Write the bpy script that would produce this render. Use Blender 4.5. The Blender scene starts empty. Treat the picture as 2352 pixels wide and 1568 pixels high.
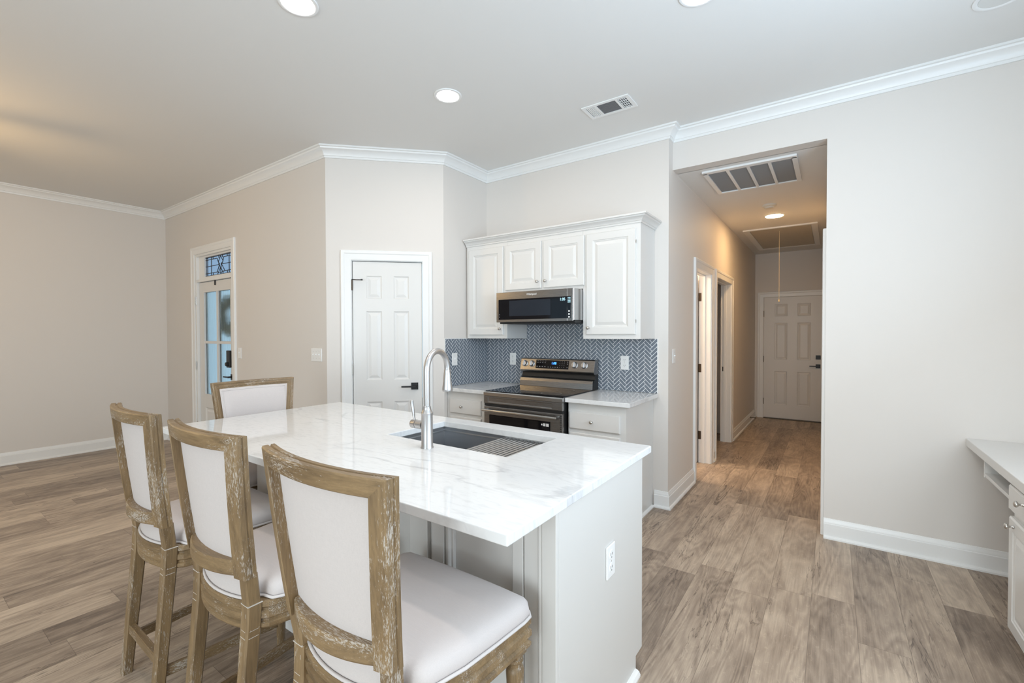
import bpy, bmesh, math, random
from mathutils import Vector, Matrix, noise as mnoise
random.seed(7)
PI = math.pi
sc = bpy.context.scene
COL = sc.collection

# ------------------------------------------------------------------ camera
CAM_H = 1.405
def make_camera():
    f, yaw, p, r = 1043.79, -0.614192, 0.0164556, 0.0025814
    fw = Vector((math.sin(yaw)*math.cos(p), math.cos(yaw)*math.cos(p), -math.sin(p)))
    r0 = Vector((math.cos(yaw), -math.sin(yaw), 0)); d0 = fw.cross(r0)
    right = math.cos(r)*r0 + math.sin(r)*d0
    down = -math.sin(r)*r0 + math.cos(r)*d0
    m = Matrix((right, -down, -fw)).transposed().to_4x4()
    m.translation = Vector((0, 0, CAM_H))
    cam = bpy.data.cameras.new('camera'); cam.sensor_width = 36; cam.lens = 36*f/2352
    cam.clip_start = 0.05
    o = bpy.data.objects.new('camera', cam); COL.objects.link(o); o.matrix_world = m
    sc.camera = o
make_camera()

# ------------------------------------------------------------------ world, daylight, added fill lamps, exposure
w = bpy.data.worlds.new('world'); sc.world = w; w.use_nodes = True
bgn = w.node_tree.nodes['Background']
bgn.inputs[0].default_value = (0.42, 0.62, 0.76, 1); bgn.inputs[1].default_value = 1.35

def area(name, loc, look, sx, sy, power, color):
    l = bpy.data.lights.new(name, 'AREA'); l.shape = 'RECTANGLE'; l.size = sx; l.size_y = sy
    l.energy = power; l.color = color
    o = bpy.data.objects.new(name, l); COL.objects.link(o); o.location = loc
    d = Vector(look) - Vector(loc); o.rotation_euler = d.to_track_quat('-Z', 'Y').to_euler()
    return o
# daylight from the rear window; the next three are unseen added fill lamps
area('daylight_rear_window', (-0.9, -3.40, 1.55), (-0.9, 0, 1.65), 2.3, 1.7, 70, (0.84, 0.94, 0.98))
area('rear_low_fill', (0.55, -3.42, 1.1), (0.35, 0, 0.4), 0.9, 1.9, 60, (0.86, 0.95, 1.0))  # added fill for the lower right wall and baseboard; no glass door is built
area('right_side_fill', (1.24, 1.3, 1.7), (0.0, 1.2, 1.5), 2.0, 1.3, 41, (0.76, 0.86, 0.96))  # unseen fill from the right, added to brighten floor, wall and island end
area('ceiling_up_fill', (1.23, 1.3, 1.7), (0.2, 1.2, 3.0), 2.0, 1.3, 45, (0.52, 0.74, 0.97))  # upward fill lamp added to brighten and cool the ceiling

sc.view_settings.view_transform = 'Standard'
sc.view_settings.look = 'None'
sc.view_settings.gamma = 1
sc.view_settings.use_curve_mapping = False
sc.view_settings.exposure = 0.0

# ------------------------------------------------------------------ materials
def nt(name):
    m = bpy.data.materials.new(name); m.use_nodes = True
    return m, m.node_tree.nodes, m.node_tree.links, m.node_tree.nodes['Principled BSDF']
def P(name, col, rough=0.5, metal=0.0, bump=0.0, bscale=200, spec=0.5, coat=0.0, var=0.0, vscale=3):
    m, N, L, b = nt(name)
    b.inputs['Base Color'].default_value = (*col, 1); b.inputs['Roughness'].default_value = rough
    b.inputs['Metallic'].default_value = metal; b.inputs['Specular IOR Level'].default_value = spec
    b.inputs['Coat Weight'].default_value = coat
    tc = N.new('ShaderNodeTexCoord')
    if bump > 0:
        n = N.new('ShaderNodeTexNoise'); n.inputs['Scale'].default_value = bscale; n.inputs['Detail'].default_value = 2
        L.new(tc.outputs['Object'], n.inputs['Vector'])
        bp = N.new('ShaderNodeBump'); bp.inputs['Strength'].default_value = bump; bp.inputs['Distance'].default_value = 0.001
        L.new(n.outputs['Fac'], bp.inputs['Height']); L.new(bp.outputs['Normal'], b.inputs['Normal'])
    if var > 0:
        n = N.new('ShaderNodeTexNoise'); n.inputs['Scale'].default_value = vscale
        L.new(tc.outputs['Object'], n.inputs['Vector'])
        mx = N.new('ShaderNodeMix'); mx.data_type = 'RGBA'
        L.new(n.outputs['Fac'], mx.inputs[0])
        mx.inputs[6].default_value = (*[c*(1-var) for c in col], 1); mx.inputs[7].default_value = (*[min(1, c*(1+var)) for c in col], 1)
        L.new(mx.outputs[2], b.inputs['Base Color'])
    return m
def E(name, col, strength):
    m, N, L, b = nt(name)
    b.inputs['Base Color'].default_value = (*[min(c, .8) for c in col], 1)
    b.inputs['Emission Color'].default_value = (*col, 1); b.inputs['Emission Strength'].default_value = strength
    return m

M = {}
M['wall'] = P('wall_paint', (0.725, 0.685, 0.645), 0.6, bump=0.06, bscale=350)
M['ceil'] = P('ceiling_paint', (0.79, 0.78, 0.76), 0.7, bump=0.06, bscale=250)
M['trim'] = P('trim_paint', (0.84, 0.84, 0.83), 0.32)
M['door'] = P('door_paint', (0.755, 0.742, 0.72), 0.35)
M['cab'] = P('cabinet_paint', (0.725, 0.713, 0.69), 0.3)
M['island'] = P('island_paint', (0.665, 0.648, 0.62), 0.38)
M['plate'] = P('white_plastic', (0.86, 0.86, 0.85), 0.3)
M['slot'] = P('slot_dark', (0.03, 0.03, 0.03), 0.5)
M['black'] = P('matte_black_metal', (0.015, 0.015, 0.016), 0.4)
M['blackglass'] = P('black_glass', (0.006, 0.006, 0.008), 0.05, spec=0.3)
M['win_dark'] = P('dark_oven_window', (0.022, 0.027, 0.036), 0.14, spec=0.25)
M['blackpl'] = P('black_plastic', (0.012, 0.012, 0.012), 0.45)
M['nickel'] = P('brushed_nickel', (0.58, 0.56, 0.53), 0.3, 1.0)
M['faucet'] = P('satin_nickel_faucet', (0.58, 0.58, 0.585), 0.36, 1.0)
M['bronze'] = P('dark_bronze_hinge', (0.09, 0.065, 0.045), 0.4, 0.8)
M['steelhinge'] = P('steel_hinge', (0.42, 0.40, 0.37), 0.35, 1.0)
M['grille'] = P('grille_filter', (0.27, 0.29, 0.31), 0.8, bump=0.5, bscale=400)
M['ventdark'] = P('vent_shadow', (0.05, 0.05, 0.055), 0.7)
M['plastic_grey'] = P('smoke_detector_plastic', (0.72, 0.70, 0.64), 0.5)
M['louvre_grey'] = P('louvre_mid_grey', (0.20, 0.20, 0.205), 0.6)
M['cord'] = P('cord_string', (0.72, 0.62, 0.42), 0.7)
M['hatch'] = P('hatch_panel_paint', (0.55, 0.50, 0.42), 0.6)
M['led'] = E('led_lens', (1.0, 0.90, 0.81), 121)
M['ledwarm'] = E('led_lens_warm', (1.0, 0.62, 0.28), 150)
M['lens_off'] = P('unlit_lens', (0.72, 0.72, 0.70), 0.5)
M['came'] = P('lead_came', (0.03, 0.03, 0.035), 0.5)
M['wreath'] = P('wreath_leaves', (0.22, 0.22, 0.10), 0.8, var=0.4, vscale=30)
M['grout'] = P('grout', (0.86, 0.87, 0.88), 0.8)
M['bluetext'] = E('blue_display', (0.05, 0.25, 1.0), 4.0)
M['icetext'] = E('pale_blue_display', (0.45, 0.75, 0.95), 1.0)
M['whitetext'] = P('white_print', (0.85, 0.85, 0.85), 0.4)
M['greytext'] = P('grey_print', (0.30, 0.30, 0.31), 0.4)
M['piping'] = P('seat_piping', (0.62, 0.575, 0.555), 0.85)

def stainless(name, col, rough, axis):
    m, N, L, b = nt(name)
    b.inputs['Base Color'].default_value = (*col, 1); b.inputs['Metallic'].default_value = 1; b.inputs['Roughness'].default_value = rough
    tc = N.new('ShaderNodeTexCoord'); mp = N.new('ShaderNodeMapping')
    s = [1600, 1600, 1600]; s[axis] = 8
    mp.inputs['Scale'].default_value = s
    n = N.new('ShaderNodeTexNoise'); n.inputs['Scale'].default_value = 1; n.inputs['Detail'].default_value = 1
    L.new(tc.outputs['Object'], mp.inputs['Vector']); L.new(mp.outputs['Vector'], n.inputs['Vector'])
    mr = N.new('ShaderNodeMapRange'); mr.inputs[3].default_value = rough*0.9; mr.inputs[4].default_value = rough*1.12
    L.new(n.outputs['Fac'], mr.inputs[0]); L.new(mr.outputs[0], b.inputs['Roughness'])
    bp = N.new('ShaderNodeBump'); bp.inputs['Strength'].default_value = 0.02; bp.inputs['Distance'].default_value = 0.0003
    L.new(n.outputs['Fac'], bp.inputs['Height']); L.new(bp.outputs['Normal'], b.inputs['Normal'])
    return m
M['steel'] = stainless('stainless_steel', (0.315, 0.308, 0.305), 0.27, 0)
M['steel2'] = stainless('stainless_steel_smooth', (0.50, 0.50, 0.50), 0.2, 0)
M['sink'] = stainless('sink_steel', (0.50, 0.51, 0.525), 0.36, 1)

def math_node(N, L, op, a, b=None, c=None):
    n = N.new('ShaderNodeMath'); n.operation = op
    for i, v in enumerate((a, b, c)):
        if v is None: continue
        if isinstance(v, (int, float)): n.inputs[i].default_value = v
        else: L.new(v, n.inputs[i])
    return n.outputs[0]

def mat_floor():
    m, N, L, b = nt('oak_plank_floor')
    W, LEN, OFF = 0.187, 1.22, 0.0815
    tc = N.new('ShaderNodeTexCoord'); sx = N.new('ShaderNodeSeparateXYZ'); L.new(tc.outputs['Object'], sx.inputs[0])
    X = math_node(N, L, 'DIVIDE', math_node(N, L, 'ADD', sx.outputs[0], 20*W+OFF), W)
    row = math_node(N, L, 'FLOOR', X); fx = math_node(N, L, 'FRACT', X)
    wn = N.new('ShaderNodeTexWhiteNoise'); wn.noise_dimensions = '1D'; L.new(row, wn.inputs['W'])
    Y = math_node(N, L, 'ADD', math_node(N, L, 'DIVIDE', math_node(N, L, 'ADD', sx.outputs[1], 30), LEN), math_node(N, L, 'MULTIPLY', wn.outputs['Value'], 7.3))
    pl = math_node(N, L, 'FLOOR', Y); fy = math_node(N, L, 'FRACT', Y)
    cid = N.new('ShaderNodeCombineXYZ'); L.new(row, cid.inputs[0]); L.new(pl, cid.inputs[1])
    wp = N.new('ShaderNodeTexWhiteNoise'); wp.noise_dimensions = '3D'; L.new(cid.outputs[0], wp.inputs['Vector'])
    # plank-local coordinates, shuffled per plank
    sh = N.new('ShaderNodeVectorMath'); sh.operation = 'MULTIPLY_ADD'
    L.new(wp.outputs['Color'], sh.inputs[0]); sh.inputs[1].default_value = (37, 53, 29); L.new(tc.outputs['Object'], sh.inputs[2])
    def noise(scale, sc3, detail=4, dist=0.0, rough=0.55):
        mp = N.new('ShaderNodeMapping'); mp.inputs['Scale'].default_value = sc3; L.new(sh.outputs[0], mp.inputs['Vector'])
        n = N.new('ShaderNodeTexNoise'); n.inputs['Scale'].default_value = scale; n.inputs['Detail'].default_value = detail
        n.inputs['Distortion'].default_value = dist; n.inputs['Roughness'].default_value = rough
        L.new(mp.outputs[0], n.inputs['Vector']); return n.outputs['Fac']
    big = noise(1.0, (6, 1.6, 1), 3, 0.8)           # cloudy tone inside a plank
    fine = noise(1.0, (170, 5, 1), 3, 0.4)          # fine grain
    # cathedral rings: sine of a stretched noise
    rg = noise(1.0, (5.5, 0.9, 1), 2, 0.5, 0.4)
    ring = math_node(N, L, 'SINE', math_node(N, L, 'MULTIPLY', rg, 95))
    crack = noise(1.0, (9, 0.75, 1), 5, 1.2, 0.6)
    ck = math_node(N, L, 'ABSOLUTE', math_node(N, L, 'SUBTRACT', crack, 0.5))
    ck = math_node(N, L, 'SUBTRACT', 1, math_node(N, L, 'MINIMUM', math_node(N, L, 'DIVIDE', ck, 0.014), 1))
    ckm = noise(1.0, (2.2, 0.8, 1), 2, 0)
    ckm = math_node(N, L, 'MINIMUM', math_node(N, L, 'MAXIMUM', math_node(N, L, 'MULTIPLY', math_node(N, L, 'SUBTRACT', ckm, 0.47), 12), 0), 1)
    ck = math_node(N, L, 'MULTIPLY', ck, ckm)
    # knots
    vo = N.new('ShaderNodeTexVoronoi'); mpv = N.new('ShaderNodeMapping'); mpv.inputs['Scale'].default_value = (3.6, 1.5, 0.0)
    L.new(sh.outputs[0], mpv.inputs['Vector']); L.new(mpv.outputs[0], vo.inputs['Vector']); vo.inputs['Scale'].default_value = 1
    kn = math_node(N, L, 'SUBTRACT', 1, math_node(N, L, 'MINIMUM', math_node(N, L, 'DIVIDE', vo.outputs['Distance'], 0.055), 1))
    ramp = N.new('ShaderNodeValToRGB')
    mid = noise(1.0, (16, 4.5, 1), 4, 1.5)          # mottling
    fleck = noise(1.0, (60, 30, 1), 2, 1.0)
    fleck = math_node(N, L, 'MINIMUM', math_node(N, L, 'MAXIMUM', math_node(N, L, 'MULTIPLY', math_node(N, L, 'SUBTRACT', fleck, 0.60), 5), 0), 0.5)
    t = math_node(N, L, 'ADD', math_node(N, L, 'MULTIPLY', wp.outputs['Value'], 0.37), math_node(N, L, 'MULTIPLY', big, 0.88))
    t = math_node(N, L, 'ADD', t, math_node(N, L, 'MULTIPLY', math_node(N, L, 'SUBTRACT', mid, 0.5), 0.42))
    t = math_node(N, L, 'ADD', t, math_node(N, L, 'MULTIPLY', ring, 0.065))
    t = math_node(N, L, 'ADD', t, math_node(N, L, 'MULTIPLY', fleck, 0.20))
    t = math_node(N, L, 'ADD', t, math_node(N, L, 'MULTIPLY', math_node(N, L, 'SUBTRACT', fine, 0.5), 0.40))
    L.new(t, ramp.inputs[0])
    e = ramp.color_ramp.elements
    e[0].position = 0.22; e[0].color = (0.165, 0.125, 0.098, 1)
    e[1].position = 0.98; e[1].color = (0.60, 0.49, 0.38, 1)
    e2 = ramp.color_ramp.elements.new(0.60); e2.color = (0.375, 0.295, 0.228, 1)
    seam = math_node(N, L, 'MAXIMUM',
        math_node(N, L, 'LESS_THAN', math_node(N, L, 'MINIMUM', fx, math_node(N, L, 'SUBTRACT', 1, fx)), 0.006),
        math_node(N, L, 'LESS_THAN', fy, 0.0016))
    dark = math_node(N, L, 'MAXIMUM', math_node(N, L, 'MAXIMUM', math_node(N, L, 'MULTIPLY', ck, 0.75), math_node(N, L, 'MULTIPLY', kn, 0.8)), math_node(N, L, 'MULTIPLY', seam, 0.55))
    mx = N.new('ShaderNodeMix'); mx.data_type = 'RGBA'; L.new(dark, mx.inputs[0]); L.new(ramp.outputs[0], mx.inputs[6]); mx.inputs[7].default_value = (0.075, 0.055, 0.045, 1)
    L.new(mx.outputs[2], b.inputs['Base Color'])
    b.inputs['Roughness'].default_value = 0.42; b.inputs['Specular IOR Level'].default_value = 0.4
    bp = N.new('ShaderNodeBump'); bp.inputs['Strength'].default_value = 0.15; bp.inputs['Distance'].default_value = 0.001
    L.new(math_node(N, L, 'SUBTRACT', fine, math_node(N, L, 'MULTIPLY', dark, 1.5)), bp.inputs['Height']); L.new(bp.outputs['Normal'], b.inputs['Normal'])
    return m
M['floor'] = mat_floor()

def mat_quartz():
    m, N, L, b = nt('white_quartz')
    tc = N.new('ShaderNodeTexCoord')
    def noise(scale, s3, det, dist, rot=0.0):
        mp = N.new('ShaderNodeMapping'); mp.inputs['Scale'].default_value = s3; mp.inputs['Rotation'].default_value = (0, 0, rot)
        L.new(tc.outputs['Object'], mp.inputs['Vector'])
        n = N.new('ShaderNodeTexNoise'); n.inputs['Scale'].default_value = scale; n.inputs['Detail'].default_value = det; n.inputs['Distortion'].default_value = dist
        L.new(mp.outputs[0], n.inputs['Vector']); return n.outputs['Fac']
    v = noise(1.0, (1.0, 3.0, 1), 5, 0.8, -0.12)
    v = math_node(N, L, 'ABSOLUTE', math_node(N, L, 'SUBTRACT', v, 0.5))
    v = math_node(N, L, 'SUBTRACT', 1, math_node(N, L, 'MINIMUM', math_node(N, L, 'DIVIDE', v, 0.022), 1))
    msk = noise(1.0, (1.6, 2.2, 1), 2, 0)
    msk = math_node(N, L, 'MINIMUM', math_node(N, L, 'MAXIMUM', math_node(N, L, 'MULTIPLY', math_node(N, L, 'SUBTRACT', msk, 0.45), 6), 0), 1)
    v = math_node(N, L, 'MULTIPLY', v, msk)
    streak = noise(1.0, (20, 75, 20), 6, 0.5, -0.10)
    streak = math_node(N, L, 'MINIMUM', math_node(N, L, 'MAXIMUM', math_node(N, L, 'MULTIPLY', math_node(N, L, 'SUBTRACT', streak, 0.50), 3.2), 0), 1)
    cloud = noise(1.0, (2.5, 4, 2), 3, 0.5)
    f = math_node(N, L, 'ADD', math_node(N, L, 'MULTIPLY', v, 0.42), math_node(N, L, 'MULTIPLY', streak, 0.30))
    f = math_node(N, L, 'ADD', f, math_node(N, L, 'MULTIPLY', math_node(N, L, 'MAXIMUM', math_node(N, L, 'SUBTRACT', cloud, 0.5), 0), 0.2))
    mx = N.new('ShaderNodeMix'); mx.data_type = 'RGBA'; L.new(f, mx.inputs[0])
    mx.inputs[6].default_value = (0.77, 0.775, 0.775, 1); mx.inputs[7].default_value = (0.38, 0.38, 0.40, 1)
    L.new(mx.outputs[2], b.inputs['Base Color']); b.inputs['Roughness'].default_value = 0.06
    return m
M['quartz'] = mat_quartz()

def mat_wood(name, axis):
    """weathered brown oak with a lime wash rubbed into the grain, grain along axis"""
    m, N, L, b = nt(name)
    tc = N.new('ShaderNodeTexCoord'); oi = N.new('ShaderNodeObjectInfo')
    ad = N.new('ShaderNodeVectorMath'); ad.operation = 'ADD'
    cb = N.new('ShaderNodeCombineXYZ'); r = math_node(N, L, 'MULTIPLY', oi.outputs['Random'], 40)
    for i in range(3): L.new(r, cb.inputs[i])
    L.new(tc.outputs['Object'], ad.inputs[0]); L.new(cb.outputs[0], ad.inputs[1])
    def noise(s_along, s_across, det, dist=0.3, rough=0.6):
        mp = N.new('ShaderNodeMapping'); s = [s_across]*3; s[axis] = s_along; mp.inputs['Scale'].default_value = s
        L.new(ad.outputs[0], mp.inputs['Vector'])
        n = N.new('ShaderNodeTexNoise'); n.inputs['Scale'].default_value = 1; n.inputs['Detail'].default_value = det
        n.inputs['Distortion'].default_value = dist; n.inputs['Roughness'].default_value = rough
        L.new(mp.outputs[0], n.inputs['Vector']); return n.outputs['Fac']
    tone = noise(3, 22, 4); grain = noise(10, 190, 3)
    ramp = N.new('ShaderNodeValToRGB'); e = ramp.color_ramp.elements
    L.new(math_node(N, L, 'ADD', math_node(N, L, 'MULTIPLY', tone, 0.70), math_node(N, L, 'MULTIPLY', grain, 0.36)), ramp.inputs[0])
    e[0].position = 0.30; e[0].color = (0.100, 0.064, 0.033, 1); e[1].position = 0.75; e[1].color = (0.325, 0.218, 0.110, 1)
    patch = noise(4, 16, 3)
    speck = noise(55, 420, 3, 0.2, 0.7)
    f = math_node(N, L, 'ADD', math_node(N, L, 'MULTIPLY', math_node(N, L, 'SUBTRACT', patch, 0.53), 0.75), math_node(N, L, 'SUBTRACT', speck, 0.575))
    f = math_node(N, L, 'MINIMUM', math_node(N, L, 'MAXIMUM', math_node(N, L, 'MULTIPLY', f, 7), 0), 0.72)
    mx = N.new('ShaderNodeMix'); mx.data_type = 'RGBA'; L.new(f, mx.inputs[0]); L.new(ramp.outputs[0], mx.inputs[6]); mx.inputs[7].default_value = (0.56, 0.52, 0.47, 1)
    L.new(mx.outputs[2], b.inputs['Base Color']); b.inputs['Roughness'].default_value = 0.42
    bp = N.new('ShaderNodeBump'); bp.inputs['Strength'].default_value = 0.25; bp.inputs['Distance'].default_value = 0.001
    L.new(grain, bp.inputs['Height']); L.new(bp.outputs['Normal'], b.inputs['Normal'])
    return m
M['wash'] = P('lime_wash', (0.62, 0.58, 0.53), 0.6)
M['rack'] = stainless('rack_rod_steel', (0.56, 0.55, 0.54), 0.34, 1)
M['woodz'] = mat_wood('washed_oak_upright', 2)
M['woodx'] = mat_wood('washed_oak_rail', 0)
M['woody'] = mat_wood('washed_oak_side', 1)

def mat_fabric(name, col):
    m, N, L, b = nt(name)
    tc = N.new('ShaderNodeTexCoord')
    wv = [N.new('ShaderNodeTexNoise') for _ in range(2)]
    for n, s in zip(wv, ((30, 900, 900), (900, 900, 30))):
        mp = N.new('ShaderNodeMapping'); mp.inputs['Scale'].default_value = s; L.new(tc.outputs['Object'], mp.inputs['Vector'])
        n.inputs['Scale'].default_value = 1; n.inputs['Detail'].default_value = 1; L.new(mp.outputs[0], n.inputs['Vector'])
    t = math_node(N, L, 'ADD', wv[0].outputs['Fac'], wv[1].outputs['Fac'])
    mx = N.new('ShaderNodeMix'); mx.data_type = 'RGBA'; L.new(math_node(N, L, 'MULTIPLY', t, 0.5), mx.inputs[0])
    mx.inputs[6].default_value = (*[c*0.9 for c in col], 1); mx.inputs[7].default_value = (*[min(1, c*1.1) for c in col], 1)
    L.new(mx.outputs[2], b.inputs['Base Color']); b.inputs['Roughness'].default_value = 0.9; b.inputs['Specular IOR Level'].default_value = 0.2
    bp = N.new('ShaderNodeBump'); bp.inputs['Strength'].default_value = 0.15; bp.inputs['Distance'].default_value = 0.0008
    L.new(t, bp.inputs['Height']); L.new(bp.outputs['Normal'], b.inputs['Normal'])
    return m
M['linen'] = mat_fabric('oatmeal_linen', (0.595, 0.545, 0.525))

def mat_tile():
    m, N, L, b = nt('slate_blue_glass_tile')
    tc = N.new('ShaderNodeTexCoord'); n = N.new('ShaderNodeTexNoise'); n.inputs['Scale'].default_value = 22; n.inputs['Detail'].default_value = 1
    L.new(tc.outputs['Object'], n.inputs['Vector'])
    mx = N.new('ShaderNodeMix'); mx.data_type = 'RGBA'; L.new(n.outputs['Fac'], mx.inputs[0])
    mx.inputs[6].default_value = (0.150, 0.178, 0.215, 1); mx.inputs[7].default_value = (0.200, 0.228, 0.265, 1)
    L.new(mx.outputs[2], b.inputs['Base Color']); b.inputs['Roughness'].default_value = 0.14
    return m
M['tile'] = mat_tile()

def mat_glass(name, col, rough, ribs=0.0):
    m, N, L, b = nt(name)
    b.inputs['Base Color'].default_value = (*col, 1); b.inputs['Transmission Weight'].default_value = 1
    b.inputs['Roughness'].default_value = rough; b.inputs['IOR'].default_value = 1.12
    if ribs:
        tc = N.new('ShaderNodeTexCoord'); sx = N.new('ShaderNodeSeparateXYZ'); L.new(tc.outputs['Object'], sx.inputs[0])
        n = N.new('ShaderNodeTexNoise'); n.noise_dimensions = '1D'; L.new(math_node(N, L, 'MULTIPLY', sx.outputs[0], ribs*0.6), n.inputs['W']); n.inputs['Scale'].default_value = 1
        s = math_node(N, L, 'SINE', math_node(N, L, 'MULTIPLY', sx.outputs[0], ribs*2*PI))
        mx = N.new('ShaderNodeMix'); mx.data_type = 'RGBA'
        f = math_node(N, L, 'ADD', math_node(N, L, 'MULTIPLY', s, 0.2), math_node(N, L, 'MULTIPLY', n.outputs['Fac'], 1.0))
        L.new(f, mx.inputs[0]); mx.inputs[6].default_value = (*[c*0.84 for c in col], 1); mx.inputs[7].default_value = (*col, 1)
        L.new(mx.outputs[2], b.inputs['Base Color'])
        bp = N.new('ShaderNodeBump'); bp.inputs['Strength'].default_value = 0.6; bp.inputs['Distance'].default_value = 0.002
        L.new(s, bp.inputs['Height']); L.new(bp.outputs['Normal'], b.inputs['Normal'])
    return m
M['reeded'] = mat_glass('reeded_glass', (0.90, 0.97, 0.99), 0.30, 38)
M['clearglass'] = mat_glass('textured_clear_glass', (0.46, 0.50, 0.60), 0.06)

# ------------------------------------------------------------------ mesh helpers
class MB:
    def __init__(self): self.bm = bmesh.new()
    def box(self, x0, x1, y0, y1, z0, z1, bev=0.0, seg=2, fn=None):
        vs = [self.bm.verts.new((x, y, z)) for x in (x0, x1) for y in (y0, y1) for z in (z0, z1)]
        fs = [self.bm.faces.new([vs[i] for i in q]) for q in ((0,1,3,2),(4,6,7,5),(0,4,5,1),(2,3,7,6),(0,2,6,4),(1,5,7,3))]
        if bev > 0:
            ed = list({e for f in fs for e in f.edges})
            r = bmesh.ops.bevel(self.bm, geom=ed, offset=bev, segments=seg, affect='EDGES', profile=0.5)
        return self
    def prism(self, pts, fn, a, b):
        """pts 2D polygon, fn(p, q, t) -> 3D; extruded t from a to b"""
        n = len(pts)
        A = [self.bm.verts.new(fn(p[0], p[1], a)) for p in pts]; B = [self.bm.verts.new(fn(p[0], p[1], b)) for p in pts]
        self.bm.faces.new(A); self.bm.faces.new(B[::-1])
        for i in range(n): self.bm.faces.new((A[i], B[i], B[(i+1) % n], A[(i+1) % n]))
        return self
    def loft(self, rings, closed=True, cap=True):
        R = [[self.bm.verts.new(p) for p in r] for r in rings]
        for a, b in zip(R, R[1:]):
            n = len(a)
            for i in range(n if closed else n-1): self.bm.faces.new((a[i], a[(i+1) % n], b[(i+1) % n], b[i]))
        if cap and closed:
            self.bm.faces.new(R[0][::-1]); self.bm.faces.new(R[-1])
        return self
    def lathe(self, prof, c=(0,0,0), axis='z', seg=24):
        """prof [(radius, height)] around an axis through c"""
        rings = []
        for r, h in prof:
            r = max(r, 1e-5); ring = []
            for k in range(seg):
                a = 2*PI*k/seg; x, y = r*math.cos(a), r*math.sin(a)
                v = {'z': (x, y, h), 'y': (x, h, y), 'x': (h, x, y), '-y': (x, -h, y), '-x': (-h, x, y)}[axis]
                ring.append((c[0]+v[0], c[1]+v[1], c[2]+v[2]))
            rings.append(ring)
        return self.loft(rings)
    def tube(self, pts, rad, seg=12, closed=False):
        pts = [Vector(p) for p in pts]; n = len(pts); rings = []
        rads = rad if isinstance(rad, (list, tuple)) else [rad]*n
        up = None
        for i, p in enumerate(pts):
            if closed: d = pts[(i+1) % n]-pts[i-1]
            else: d = pts[min(i+1, n-1)]-pts[max(i-1, 0)]
            d.normalize()
            if up is None: up = Vector((0, 0, 1)) if abs(d.z) < 0.9 else Vector((0, 1, 0))
            s = d.cross(up).normalized(); up = s.cross(d).normalized()
            rings.append([tuple(p+rads[i]*(math.cos(2*PI*k/seg)*s+math.sin(2*PI*k/seg)*up)) for k in range(seg)])
        if closed: rings.append(rings[0])
        return self.loft(rings, cap=not closed)
    def sweep(self, path, prof, fn, side=1, closed=False, cap=True):
        """2D path; prof [(offset to side, height)]; fn(x, y, h) -> 3D; mitred corners"""
        n = len(path); P2 = [Vector(p) for p in path]; rings = []
        for i in range(n):
            ds = []
            if closed or i > 0: ds.append((P2[i]-P2[i-1]).normalized())
            if closed or i < n-1: ds.append((P2[(i+1) % n]-P2[i]).normalized())
            ns = [Vector((d.y, -d.x))*side for d in ds]
            mv = ns[0] if len(ns) == 1 else (ns[0]+ns[1])/(1+ns[0].dot(ns[1]))
            rings.append([fn(P2[i].x+a*mv.x, P2[i].y+a*mv.y, h) for a, h in prof])
        if closed: rings.append(rings[0])
        return self.loft(rings, cap=cap and not closed)
    def build(self, name, mat, parent=None, smooth=None, bevel=0.0, label=None):
        bmesh.ops.remove_doubles(self.bm, verts=self.bm.verts[:], dist=1e-6)
        bmesh.ops.recalc_face_normals(self.bm, faces=self.bm.faces[:])
        me = bpy.data.meshes.new(name); 
        off = WORLD.get(parent.name, Vector((0,0,0))) if parent else Vector((0,0,0))
        if off.length: bmesh.ops.translate(self.bm, verts=self.bm.verts[:], vec=-off)
        self.bm.to_mesh(me); self.bm.free()
        me.materials.append(mat)
        o = bpy.data.objects.new(name, me); COL.objects.link(o)
        if parent: o.parent = parent; WORLD[o.name] = off
        if smooth:
            for p in me.polygons: p.use_smooth = True
            es = o.modifiers.new('edge_split', 'EDGE_SPLIT'); es.split_angle = math.radians(smooth)
        if bevel:
            b = o.modifiers.new('bevel', 'BEVEL'); b.width = bevel; b.segments = 2; b.limit_method = 'ANGLE'; b.angle_limit = math.radians(40)
        if label: o['label'] = label
        return o
WORLD = {}
def thing(name, label, cat, loc=(0,0,0), group=None):
    o = bpy.data.objects.new(name, None); COL.objects.link(o); o.location = loc; o.empty_display_size = 0.05
    WORLD[o.name] = Vector(loc); o['label'] = label; o['category'] = cat
    if group: o['group'] = group
    return o
def tag(o, label, cat, group=None):
    o['label'] = label; o['category'] = cat
    if group: o['group'] = group
    return o
def struct(o):
    o['kind'] = 'structure'; return o
def copy_tree(o, parent=None):
    c = o.copy(); COL.objects.link(c)
    if parent: c.parent = parent
    for ch in list(o.children): copy_tree(ch, c)
    return c
def text(name, body, size, mat, parent, mtx, ext=0.0004, align='CENTER'):
    cu = bpy.data.curves.new(name, 'FONT'); cu.body = body; cu.size = size; cu.extrude = ext; cu.align_x = align; cu.align_y = 'CENTER'
    t = bpy.data.objects.new(name+'_tmp', cu); COL.objects.link(t)
    bpy.context.view_layer.update()
    me = bpy.data.meshes.new_from_object(t.evaluated_get(bpy.context.evaluated_depsgraph_get()))
    bpy.data.objects.remove(t); bpy.data.curves.remove(cu)
    off = WORLD.get(parent.name, Vector((0,0,0)))
    me.transform(Matrix.Translation(-off) @ mtx)
    me.materials.clear(); me.materials.append(mat)
    o = bpy.data.objects.new(name, me); COL.objects.link(o); o.parent = parent; WORLD[o.name] = off
    return o
def face_mtx(loc, right, up):
    r, u = Vector(right).normalized(), Vector(up).normalized(); n = r.cross(u)
    m = Matrix((r, u, n)).transposed().to_4x4(); m.translation = Vector(loc); return m
XYZ = lambda x, y, z: (x, y, z)

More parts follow.
